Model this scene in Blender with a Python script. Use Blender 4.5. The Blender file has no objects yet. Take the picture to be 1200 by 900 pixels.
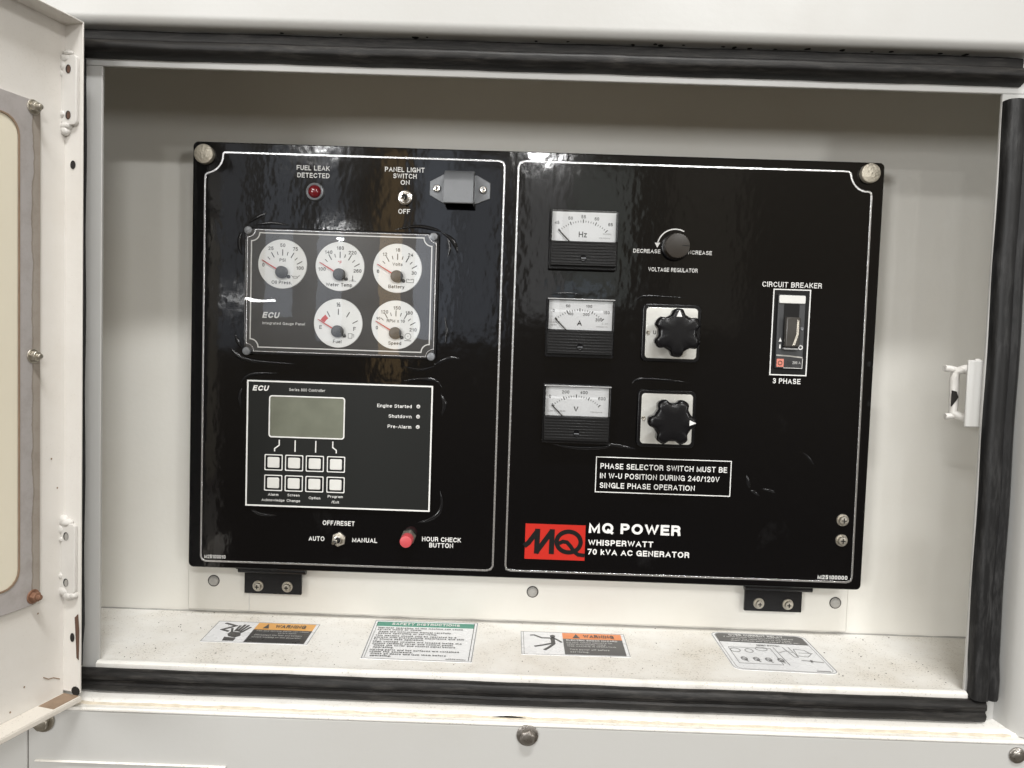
import bpy, bmesh, math, random
from mathutils import Vector, Matrix
random.seed(7)
sc = bpy.context.scene
PI = math.pi
MM = 0.001

# ------------------------------------------------------------------ camera
cam_d = bpy.data.cameras.new('camera')
cam = bpy.data.objects.new('camera', cam_d)
sc.collection.objects.link(cam)
sc.camera = cam
cam_d.sensor_width = 36.0
cam_d.lens = 27.0
cam_d.clip_start = 0.01
cam_d.clip_end = 100
pitch, roll, yaw = -0.051414, 0.03306264, -0.00630982
fwd = Vector((math.sin(yaw)*math.cos(pitch), math.cos(yaw)*math.cos(pitch), math.sin(pitch)))
rt = Vector((math.cos(yaw), -math.sin(yaw), 0)); up = rt.cross(fwd)
R_ = rt*math.cos(roll) + up*math.sin(roll); U_ = up*math.cos(roll) - rt*math.sin(roll)
cam.matrix_world = Matrix(((R_.x, U_.x, -fwd.x, -0.015905), (R_.y, U_.y, -fwd.y, -0.911524),
                           (R_.z, U_.z, -fwd.z, 0.027444), (0, 0, 0, 1)))

# ------------------------------------------------------------------ world and lamps
w = bpy.data.worlds.new('World'); sc.world = w; w.use_nodes = True
bg = w.node_tree.nodes['Background']
# the dim hall: darker floor below, paler roof above
wn, wl = w.node_tree.nodes, w.node_tree.links
wg = wn.new('ShaderNodeNewGeometry'); wsep = wn.new('ShaderNodeSeparateXYZ'); wr_ = wn.new('ShaderNodeValToRGB')
wl.new(wg.outputs['Incoming'], wsep.inputs[0])
wmr = wn.new('ShaderNodeMapRange'); wmr.inputs['From Min'].default_value = .6; wmr.inputs['From Max'].default_value = -.7
wl.new(wsep.outputs['Z'], wmr.inputs['Value']); wl.new(wmr.outputs['Result'], wr_.inputs['Fac'])
wr_.color_ramp.elements[0].position = .30; wr_.color_ramp.elements[0].color = (.46, .38, .28, 1)
wr_.color_ramp.elements[1].position = .85; wr_.color_ramp.elements[1].color = (1.75, 1.50, 1.12, 1)
wl.new(wr_.outputs['Color'], bg.inputs[0])
bg.inputs[1].default_value = 0.26
sc.view_settings.view_transform = 'Standard'
sc.view_settings.look = 'None'
sc.view_settings.exposure = 0.14
sc.view_settings.gamma = 1.0

def lamp(az, el, dist, sx, sy, L, col=(1, .96, .9), aim=(0, -.1, 0), roll_=0):  # serves ceiling lamps and also added fill and reflection lights
    d = bpy.data.lights.new('ceiling_or_added_lamp', 'AREA'); d.shape = 'RECTANGLE'
    d.size = sx; d.size_y = sy; d.color = col
    d.energy = L*PI*sx*sy
    o = bpy.data.objects.new('ceiling_or_added_lamp', d); sc.collection.objects.link(o)
    a, e = math.radians(az), math.radians(el)
    v = Vector((math.sin(a)*math.cos(e), -math.cos(a)*math.cos(e), math.sin(e)))
    o.location = Vector(aim) + v*dist
    o.rotation_euler = v.to_track_quat('Z', 'Y').to_euler()
    return o
#      az   el   dist  w    h    radiance
N_ = (1, 1, .99)
lamp( 18.0, 23, 5.0, .9, .14, 145, N_)
lamp(-27.0, 25, 5.0, 1.0, .14, 85, N_)
lamp(-34.0, 4.6, 9.0, 1.6, 1.30, 36, N_)  # added low fill light, no ceiling fitting; lifts the upper back wall
lamp( 37.0, 4.4, 9.0, .6, 1.10, 46, N_)  # second added low fill, for the left end of the wall
lamp(-16.5, 15.8, 9.0, .34, .10, 230, N_)
lamp(  1.5, 15.8, 9.0, .34, .10, 230, N_)
lamp(-14.7, 8.1, 9.0, .06, .035, 900, N_)
lamp(-21.5, 2.9, 10.0, .75, .035, 24, N_)
lamp(  9.0, 60, 3.2, 1.0, .18, 132, N_)
# added unseen area lights standing in for bright bays mirrored in the lacquer
BL = (.78, .89, 1.08)
lamp(  1.6, 8.5, 11.0, .62, 2.3, 1.0, (.95, .97, 1))
lamp(  6.2, 9.0, 11.0, .95, 2.1, .72, (.90, 1, .96))
lamp(  5.0, 4.7, 10.5, .60, .10, 1.6, (.55, .72, 1))
lamp( -3.4, 7.5, 11.0, .62, 2.7, .80, BL)
lamp( -7.0, 7.9, 11.0, .60, 2.9, 1.25, BL)
lamp(-15.2, 7.5, 11.0, .36, 2.9, .9, BL)
lamp(-19.0, 8.2, 11.0, .42, 2.5, .9, BL)
lamp(-23.2, 7.0, 11.0, .7, 3.0, .55, BL)
lamp( 14.5, 8.0, 11.0, 1.1, 2.4, .13, (1, .93, .76))
lamp(-10.6, 6.0, 10.0, .30, 3.2, 1.25, (1, .66, .30))  # added warm strip light standing in for a brown column's reflection

# ------------------------------------------------------------------ materials
def nt(name):
    m = bpy.data.materials.new(name); m.use_nodes = True
    n = m.node_tree.nodes; l = m.node_tree.links
    return m, n, l, n['Principled BSDF']

def plain(name, col, rough=.45, metal=0, coat=0, spec=.5, bump=0, bscale=400, var=0, vscale=30, emit=0):
    m, n, l, b = nt(name)
    b.inputs['Base Color'].default_value = (*col, 1)
    b.inputs['Roughness'].default_value = rough
    b.inputs['Metallic'].default_value = metal
    b.inputs['Coat Weight'].default_value = coat
    b.inputs['Coat Roughness'].default_value = .04
    b.inputs['Specular IOR Level'].default_value = spec
    if emit:
        b.inputs['Emission Color'].default_value = (*col, 1); b.inputs['Emission Strength'].default_value = emit
    tc = n.new('ShaderNodeTexCoord')
    if var:
        t = n.new('ShaderNodeTexNoise'); t.inputs['Scale'].default_value = vscale; t.inputs['Detail'].default_value = 6
        l.new(tc.outputs['Object'], t.inputs['Vector'])
        mx = n.new('ShaderNodeMix'); mx.data_type = 'RGBA'
        mx.inputs['A'].default_value = (*[c*(1-var) for c in col], 1)
        mx.inputs['B'].default_value = (*[min(1, c*(1+var)) for c in col], 1)
        l.new(t.outputs['Fac'], mx.inputs['Factor']); l.new(mx.outputs['Result'], b.inputs['Base Color'])
        mr = n.new('ShaderNodeMapRange'); mr.inputs['To Min'].default_value = max(.02, rough-.12); mr.inputs['To Max'].default_value = rough+.12
        l.new(t.outputs['Fac'], mr.inputs['Value']); l.new(mr.outputs['Result'], b.inputs['Roughness'])
    if bump:
        t = n.new('ShaderNodeTexNoise'); t.inputs['Scale'].default_value = bscale; t.inputs['Detail'].default_value = 3
        l.new(tc.outputs['Object'], t.inputs['Vector'])
        bp = n.new('ShaderNodeBump'); bp.inputs['Strength'].default_value = bump; bp.inputs['Distance'].default_value = .001
        l.new(t.outputs['Fac'], bp.inputs['Height']); l.new(bp.outputs['Normal'], b.inputs['Normal'])
    return m

def ramp(n, l, src, stops):
    r = n.new('ShaderNodeValToRGB'); cr = r.color_ramp
    cr.elements[0].position, cr.elements[0].color = stops[0][0], (*stops[0][1], 1)
    cr.elements[1].position, cr.elements[1].color = stops[-1][0], (*stops[-1][1], 1)
    for p, c in stops[1:-1]:
        e = cr.elements.new(p); e.color = (*c, 1)
    l.new(src, r.inputs['Fac']); return r

def mixc(n, l, fac, a, b_):
    mx = n.new('ShaderNodeMix'); mx.data_type = 'RGBA'
    if isinstance(fac, float): mx.inputs['Factor'].default_value = fac
    else: l.new(fac, mx.inputs['Factor'])
    for k, v in (('A', a), ('B', b_)):
        if isinstance(v, tuple): mx.inputs[k].default_value = (*v, 1)
        else: l.new(v, mx.inputs[k])
    return mx.outputs['Result']

def noise(n, l, vec, scale, detail=4, rough=.5, stretch=None):
    t = n.new('ShaderNodeTexNoise'); t.inputs['Scale'].default_value = scale
    t.inputs['Detail'].default_value = detail; t.inputs['Roughness'].default_value = rough
    if stretch:
        mp = n.new('ShaderNodeMapping'); mp.inputs['Scale'].default_value = stretch
        l.new(vec, mp.inputs['Vector']); vec = mp.outputs['Vector']
    l.new(vec, t.inputs['Vector']); return t.outputs['Fac']

def paint(name, base, speck=0.0, dirt=.25, rough=.34, rust=0.0, drips=False):
    """white enamel on sheet steel: mottled dirt, specks, orange peel"""
    m, n, l, b = nt(name)
    tc = n.new('ShaderNodeTexCoord').outputs['Object']
    dk = tuple(c*f for c, f in zip(base, (.80, .76, .70)))
    big = noise(n, l, tc, 7, 8, .65)
    r = ramp(n, l, big, [(.42, (0, 0, 0)), (.75, (dirt*1.6,)*3)])
    col = mixc(n, l, r.outputs['Color'], base, dk)
    if drips:
        s = noise(n, l, tc, 30, 5, .6, (1, 1, .06))
        rr = ramp(n, l, s, [(.55, (0, 0, 0)), (.75, (.35,)*3)])
        col = mixc(n, l, rr.outputs['Color'], col, tuple(c*.72 for c in dk))
    if speck:
        s = noise(n, l, tc, 420, 2, .6)
        g = noise(n, l, tc, 14, 4, .6)
        ma = n.new('ShaderNodeMath'); ma.operation = 'MULTIPLY_ADD'
        l.new(g, ma.inputs[0]); ma.inputs[1].default_value = .35; l.new(s, ma.inputs[2])
        rr = ramp(n, l, ma.outputs[0], [(.80, (0, 0, 0)), (.90, (speck,)*3)])
        col = mixc(n, l, rr.outputs['Color'], col, (.16, .13, .10))
        s2 = noise(n, l, tc, 60, 8, .75)
        rr = ramp(n, l, s2, [(.55, (0, 0, 0)), (.78, (speck*.42,)*3)])
        col = mixc(n, l, rr.outputs['Color'], col, (.34, .30, .26))
    if rust:
        s = noise(n, l, tc, 45, 6, .7)
        rr = ramp(n, l, s, [(.64, (0, 0, 0)), (.70, (rust,)*3)])
        col = mixc(n, l, rr.outputs['Color'], col, (.22, .10, .05))
    l.new(col, b.inputs['Base Color'])
    mr = n.new('ShaderNodeMapRange'); mr.inputs['To Min'].default_value = rough-.06; mr.inputs['To Max'].default_value = rough+.16
    l.new(big, mr.inputs['Value']); l.new(mr.outputs['Result'], b.inputs['Roughness'])
    bp = n.new('ShaderNodeBump'); bp.inputs['Strength'].default_value = .10; bp.inputs['Distance'].default_value = .0012
    l.new(noise(n, l, tc, 160, 3, .5), bp.inputs['Height']); l.new(bp.outputs['Normal'], b.inputs['Normal'])
    return m

M = {}
M['face'] = paint('white_enamel_dimmed', (.48, .48, .47), dirt=.12)  # same enamel as inside, colour darkened to offset the stronger light outside
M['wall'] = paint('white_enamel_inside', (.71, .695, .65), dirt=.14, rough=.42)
M['floor'] = paint('dusty_white_enamel', (.83, .82, .79), speck=.8, dirt=.62, rough=.5)
M['ledge'] = paint('chipped_white_enamel', (.83, .82, .79), speck=.35, dirt=.35, drips=True)
M['door'] = paint('white_enamel_door', (.74, .72, .69), speck=.08, dirt=.25, drips=False)
M['doorlip'] = paint('worn_white_enamel', (.74, .70, .64), speck=.5, dirt=.4, rust=.9)
M['weldpaint'] = plain('thick_white_paint', (.64, .625, .60), .34, bump=.9, bscale=230, var=.08, vscale=60)
M['plateprime'] = plain('painted_plate', (.66, .645, .62), .36, bump=.15, bscale=160, var=.06, vscale=40)
M['bead'] = plain('yellowed_sealant', (.60, .54, .44), .5, bump=.5, bscale=300, var=.35, vscale=90)
M['gritm'] = plain('grit', (.075, .062, .05), .8)
M['dark'] = plain('dark_gap', (.012, .010, .009), .8)
M['rusty'] = plain('rust', (.11, .06, .04), .8, bump=.8, bscale=300, var=.5, vscale=120)
M['brownmetal'] = plain('bare_brown_metal', (.27, .19, .13), .6, bump=.3, bscale=300, var=.35, vscale=60)

def rubber(name, base, lite, axis):
    m, n, l, b = nt(name)
    tc = n.new('ShaderNodeTexCoord').outputs['Object']
    st = (.16, 1, 1) if axis == 'x' else (1, 1, .16)
    s = noise(n, l, tc, 190, 7, .75, st)
    g = noise(n, l, tc, 9, 4, .6)
    rr = ramp(n, l, s, [(.46, (0, 0, 0)), (.72, (1, 1, 1))])
    r2 = ramp(n, l, g, [(.38, (.1,)*3), (.66, (.9,)*3)])
    f = mixc(n, l, .5, rr.outputs['Color'], r2.outputs['Color'])
    mm = n.new('ShaderNodeMath'); mm.operation = 'MULTIPLY'
    l.new(rr.outputs['Color'], mm.inputs[0]); l.new(r2.outputs['Color'], mm.inputs[1])
    l.new(mixc(n, l, mm.outputs[0], base, lite), b.inputs['Base Color'])
    b.inputs['Roughness'].default_value = .46; b.inputs['Specular IOR Level'].default_value = .3
    bp = n.new('ShaderNodeBump'); bp.inputs['Strength'].default_value = .22; bp.inputs['Distance'].default_value = .001
    l.new(s, bp.inputs['Height']); l.new(bp.outputs['Normal'], b.inputs['Normal'])
    return m
M['rub_x'] = rubber('black_rubber_horizontal', (.007, .0065, .0065), (.072, .067, .062), 'x')
M['rub_z'] = rubber('black_rubber_vertical', (.007, .007, .0075), (.066, .066, .067), 'z')

def lacquer():
    m, n, l, b = nt('black_gloss_lacquer')
    tc = n.new('ShaderNodeTexCoord').outputs['Object']
    b.inputs['Base Color'].default_value = (.0018, .0018, .0024, 1)
    b.inputs['Roughness'].default_value = .07
    b.inputs['Specular IOR Level'].default_value = .44
    a = noise(n, l, tc, 88, 1.5, .5, (1.15, 1, .72))
    c = noise(n, l, tc, 14, 2, .5)
    gate = ramp(n, l, noise(n, l, tc, 6, 3, .6), [(.36, (.25,)*3), (.62, (1,)*3)])
    mm = n.new('ShaderNodeMath'); mm.operation = 'MULTIPLY'
    l.new(a, mm.inputs[0]); l.new(gate.outputs['Color'], mm.inputs[1])
    ad = n.new('ShaderNodeMath'); ad.operation = 'MULTIPLY_ADD'
    l.new(c, ad.inputs[0]); ad.inputs[1].default_value = 1.2; l.new(mm.outputs[0], ad.inputs[2])
    bp = n.new('ShaderNodeBump'); bp.inputs['Strength'].default_value = .42; bp.inputs['Distance'].default_value = .00045
    l.new(ad.outputs[0], bp.inputs['Height']); l.new(bp.outputs['Normal'], b.inputs['Normal'])
    # faint wiped dust smears
    sm = ramp(n, l, noise(n, l, tc, 11, 7, .7, (1, 1, .8)), [(.62, (.0018, .0018, .0024)), (.82, (.012, .012, .013))])
    l.new(sm.outputs['Color'], b.inputs['Base Color'])
    return m
M['lacquer'] = lacquer()
M['film'] = plain('clear_film_ridge', (.008, .008, .009), .12, spec=.35)
M['silver'] = plain('silver_foil_line', (.60, .60, .61), .25, metal=.85, bump=.25, bscale=200)
M['white'] = plain('white_print', (.72, .72, .71), .5)
M['whitegrey'] = plain('grey_white_print', (.55, .55, .54), .5)
M['black'] = plain('black_plastic', (.004, .004, .005), .26, spec=.32)
M['blackmat'] = plain('matt_black_plastic', (.007, .007, .0075), .38, spec=.3, bump=.15, bscale=500)
M['charcoal'] = plain('charcoal_faceplate', (.011, .012, .0115), .4, spec=.22, bump=.05, bscale=700)
M['greyplate'] = plain('grey_gauge_plate', (.050, .051, .053), .2, spec=.5, var=.15, vscale=25)
M['ink'] = plain('black_ink', (.006, .006, .006), .5, spec=.2)
M['greyink'] = plain('grey_ink', (.20, .20, .20), .5)
M['dial'] = plain('white_dial_card', (.80, .81, .80), .5, var=.04, vscale=60)
M['dial2'] = plain('white_meter_card', (.70, .71, .72), .5)
M['redneedle'] = plain('red_needle', (.55, .05, .05), .4)
M['hub'] = plain('dark_needle_hub', (.045, .047, .05), .45)
M['chrome'] = plain('chrome', (.72, .70, .67), .18, metal=1)
M['zinc'] = plain('dull_zinc', (.50, .47, .41), .38, metal=.9, bump=.4, bscale=500, var=.25, vscale=200)
M['cap'] = plain('pitted_plated_cap', (.50, .46, .38), .45, metal=.55, bump=.9, bscale=380, var=.30, vscale=260)
M['steel'] = plain('dark_bolt_steel', (.36, .34, .32), .30, metal=.9, bump=.3, bscale=400, var=.3, vscale=200)
M['greysteel'] = plain('painted_grey_metal', (.20, .21, .225), .38, metal=.25, bump=.12, bscale=400, var=.1, vscale=60)
M['alu'] = plain('brushed_aluminium_plate', (.66, .66, .63), .30, metal=.35, bump=.1, bscale=250, var=.10, vscale=18)
M['redlens'] = plain('red_lens', (.16, .006, .012), .08, spec=.8)
M['redbutton'] = plain('red_push_button', (.50, .065, .075), .45)
M['redlogo'] = plain('red_logo_print', (.46, .020, .012), .4, spec=.3)
M['lcd'] = plain('green_grey_display', (.25, .265, .21), .15, spec=.6, var=.30, vscale=30)
M['btn'] = plain('light_grey_key', (.62, .62, .60), .5, var=.07, vscale=90)
M['brownknob'] = plain('brown_black_knob_cap', (.034, .028, .022), .34, spec=.3)
M['slotgrey'] = plain('grey_plug', (.36, .35, .33), .5, bump=.4, bscale=400, var=.2, vscale=200)
M['breaker'] = plain('breaker_grey_black', (.035, .037, .040), .38)
M['lever'] = plain('breaker_lever', (.045, .042, .038), .25, var=.4, vscale=60)
M['pinklabel'] = plain('faded_red_label', (.60, .20, .15), .5)
M['cream'] = plain('cream_translucent_sheet', (.80, .75, .62), .35, var=.04, vscale=10)
M['stk_white'] = plain('sticker_white', (.76, .77, .79), .28, var=.04, vscale=50)
M['stk_orange'] = plain('sticker_orange', (.72, .36, .08), .3)
M['stk_orange2'] = plain('sticker_orange_red', (.76, .24, .07), .3)
M['stk_black'] = plain('sticker_black', (.030, .030, .032), .3, var=.3, vscale=90)
M['stk_green'] = plain('sticker_green', (.035, .24, .17), .3)
M['stk_grey'] = plain('sticker_dark_grey', (.065, .065, .068), .3)
M['rustynut'] = plain('rusty_nut', (.26, .14, .09), .55, metal=.4, bump=.8, bscale=350, var=.4, vscale=150)

def stained():
    """grey seal strip with a wandering damp mark down its middle"""
    m, n, l, b = nt('stained_grey_seal')
    tc = n.new('ShaderNodeTexCoord').outputs['Object']
    sx = n.new('ShaderNodeSeparateXYZ'); l.new(tc, sx.inputs[0])
    a = noise(n, l, tc, 16, 5, .6, (.02, 1, 1.0))
    ma = n.new('ShaderNodeMath'); ma.operation = 'MULTIPLY_ADD'; l.new(a, ma.inputs[0]); ma.inputs[1].default_value = .012; l.new(sx.outputs['X'], ma.inputs[2])
    mr = n.new('ShaderNodeMapRange'); mr.inputs['From Min'].default_value = .034; mr.inputs['From Max'].default_value = .058; l.new(ma.outputs[0], mr.inputs['Value'])
    r = ramp(n, l, mr.outputs['Result'], [(.0, (.33, .29, .255)), (.40, (.36, .325, .285)), (.46, (.25, .21, .18)), (.50, (.41, .39, .385)), (1.0, (.44, .415, .41))])
    g = ramp(n, l, noise(n, l, tc, 60, 6, .7), [(.45, (1, 1, 1)), (.75, (.82, .80, .78))])
    mx = n.new('ShaderNodeMix'); mx.data_type = 'RGBA'; mx.blend_type = 'MULTIPLY'; mx.inputs['Factor'].default_value = 1
    l.new(r.outputs['Color'], mx.inputs['A']); l.new(g.outputs['Color'], mx.inputs['B'])
    l.new(mx.outputs['Result'], b.inputs['Base Color'])
    b.inputs['Roughness'].default_value = .42; b.inputs['Metallic'].default_value = .1
    return m
M['seal'] = stained()

def glass(name, tint=(1, 1, 1), f=.06, rough=.012):
    m, n, l, b = nt(name)
    out = [x for x in n if x.type == 'OUTPUT_MATERIAL'][0]
    tr = n.new('ShaderNodeBsdfTransparent'); tr.inputs[0].default_value = (*tint, 1)
    gl = n.new('ShaderNodeBsdfGlossy'); gl.inputs['Roughness'].default_value = rough
    fr = n.new('ShaderNodeFresnel'); fr.inputs['IOR'].default_value = 1.48
    tc = n.new('ShaderNodeTexCoord').outputs['Object']
    bp = n.new('ShaderNodeBump'); bp.inputs['Strength'].default_value = .2; bp.inputs['Distance'].default_value = .00025
    l.new(noise(n, l, tc, 26, 2, .5), bp.inputs['Height'])
    l.new(bp.outputs['Normal'], gl.inputs['Normal'])
    mx = n.new('ShaderNodeMixShader')
    l.new(fr.outputs[0], mx.inputs[0]); l.new(tr.outputs[0], mx.inputs[1]); l.new(gl.outputs[0], mx.inputs[2])
    l.new(mx.outputs[0], out.inputs['Surface'])
    return m
M['glass'] = glass('clear_window')
M['acrylic'] = plain('clear_acrylic_rim', (.34, .34, .345), .12, spec=.9)  # opaque grey in place of light caught in clear acrylic

# ------------------------------------------------------------------ mesh helpers
class MB:
    def __init__(s): s.v = []; s.f = []
    def add(s, vs, fs):
        b = len(s.v); s.v += [tuple(v) for v in vs]; s.f += [tuple(i+b for i in f) for f in fs]; return s
    def box(s, x0, x1, y0, y1, z0, z1):
        return s.add([(x, y, z) for x in (x0, x1) for y in (y0, y1) for z in (z0, z1)],
                     [(0, 1, 3, 2), (4, 6, 7, 5), (0, 4, 5, 1), (2, 3, 7, 6), (0, 2, 6, 4), (1, 5, 7, 3)])
    def prism(s, poly, y0, y1):
        """poly in (x,z), front at y0 (nearer the camera), back at y1"""
        n = len(poly)
        vs = [(x, y0, z) for x, z in poly] + [(x, y1, z) for x, z in poly]
        fs = [tuple(range(n)), tuple(range(2*n-1, n-1, -1))] + [(i, n+i, n+(i+1) % n, (i+1) % n) for i in range(n)]
        return s.add(vs, fs)
    def rings(s, rings, cap0=True, cap1=True):
        """list of equally long closed loops of 3d points"""
        n = len(rings[0]); vs = [p for r in rings for p in r]; fs = []
        for k in range(len(rings)-1):
            for i in range(n):
                j = (i+1) % n
                fs.append((k*n+i, (k+1)*n+i, (k+1)*n+j, k*n+j))
        if cap0: fs.append(tuple(range(n)))
        if cap1: fs.append(tuple(reversed(range((len(rings)-1)*n, len(rings)*n))))
        return s.add(vs, fs)
    def lathe(s, cx, cz, prof, n=32, rot=0, fn=None, cap1=True):
        """prof: list of (y, r) from the front to the back, axis along y"""
        rr = []
        for y, r in prof:
            rr.append([(cx+(r*(fn(t) if fn else 1))*math.cos(t+rot), y, cz+(r*(fn(t) if fn else 1))*math.sin(t+rot))
                       for t in [2*PI*i/n for i in range(n)]])
        return s.rings(rr, True, cap1)
    def tube(s, pts, r, n=8, closed=False, taper=False):
        P = [Vector(p) for p in pts]; rr = []
        m = len(P)
        for i, p in enumerate(P):
            a = P[(i-1) % m] if (closed or i) else P[0]; b = P[(i+1) % m] if (closed or i < m-1) else P[-1]
            t = (b-a).normalized(); ref = Vector((0, 1, 0)) if abs(t.y) < .9 else Vector((1, 0, 0))
            u = t.cross(ref).normalized(); v = u.cross(t)
            rad = r*(math.sin(PI*(i+.35)/(m-.3)) if taper else 1)
            rr.append([p+(u*math.cos(2*PI*k/n)+v*math.sin(2*PI*k/n))*rad for k in range(n)])
        if closed: rr.append(rr[0])
        return s.rings(rr, not closed, not closed)
    def ribbon(s, pts, wd, y0, y1, closed=False):
        """flat strip following pts (x,z), with thickness from y0 (front) to y1"""
        P = [Vector(p) for p in pts]; m = len(P); L = []; Rr = []
        for i, p in enumerate(P):
            a = P[(i-1) % m] if (closed or i) else None; b = P[(i+1) % m] if (closed or i < m-1) else None
            d1 = (p-a).normalized() if a is not None else (b-p).normalized()
            d2 = (b-p).normalized() if b is not None else d1
            n1 = Vector((-d1.y, d1.x)); n2 = Vector((-d2.y, d2.x)); nn = n1+n2
            if nn.length < 1e-6: nn = n1.copy()
            nn.normalize(); k = wd/2/max(.35, nn.dot(n1))
            L.append(p+nn*k); Rr.append(p-nn*k)
        rr = [[(L[i].x, y0, L[i].y), (Rr[i].x, y0, Rr[i].y), (Rr[i].x, y1, Rr[i].y), (L[i].x, y1, L[i].y)] for i in range(m)]
        if closed: rr.append(rr[0])
        return s.rings(rr, not closed, not closed)
    def xf(s, mat, start=0):
        s.v = s.v[:start]+[tuple(mat @ Vector(v)) for v in s.v[start:]]; return s
    def mesh(s, name, mat):
        me = bpy.data.meshes.new(name); me.from_pydata(s.v, [], s.f)
        bm = bmesh.new(); bm.from_mesh(me)
        bmesh.ops.remove_doubles(bm, verts=bm.verts, dist=1e-7)
        bmesh.ops.recalc_face_normals(bm, faces=bm.faces)
        bm.to_mesh(me); bm.free()
        me.materials.append(mat)
        return me

def put(name, me, parent=None, bevel=0, seg=2, smooth=True, ang=40):
    o = bpy.data.objects.new(name, me); sc.collection.objects.link(o)
    if parent: o.parent = parent
    if smooth:
        for p in me.polygons: p.use_smooth = True
        me.set_sharp_from_angle(angle=math.radians(ang))
    if bevel:
        b = o.modifiers.new('bevel', 'BEVEL'); b.width = bevel; b.segments = seg; b.limit_method = 'ANGLE'
        b.angle_limit = math.radians(40); b.harden_normals = False
    return o

def part(name, mb, mat, parent, bevel=0, seg=2, label=None, kind=None, ang=40):
    o = put(name, mb.mesh(name, M[mat]), parent, bevel, seg, ang=ang)
    if label: o['label'] = label
    if kind: o['kind'] = kind
    return o

def thing(name, label, cat, loc=(0, 0, 0), group=None, rotz=0):
    o = bpy.data.objects.new(name, None); o.empty_display_size = .02; sc.collection.objects.link(o)
    o.location = loc; o.rotation_euler = (0, 0, rotz)
    o['label'] = label; o['category'] = cat
    if group: o['group'] = group
    return o

def rrect(x0, x1, z0, z1, r, n=5):
    pts = []
    for cx, cz, a0 in ((x1-r, z1-r, 0), (x0+r, z1-r, 90), (x0+r, z0+r, 180), (x1-r, z0+r, 270)):
        for i in range(n+1):
            a = math.radians(a0+90*i/n); pts.append((cx+r*math.cos(a), cz+r*math.sin(a)))
    return pts

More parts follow.
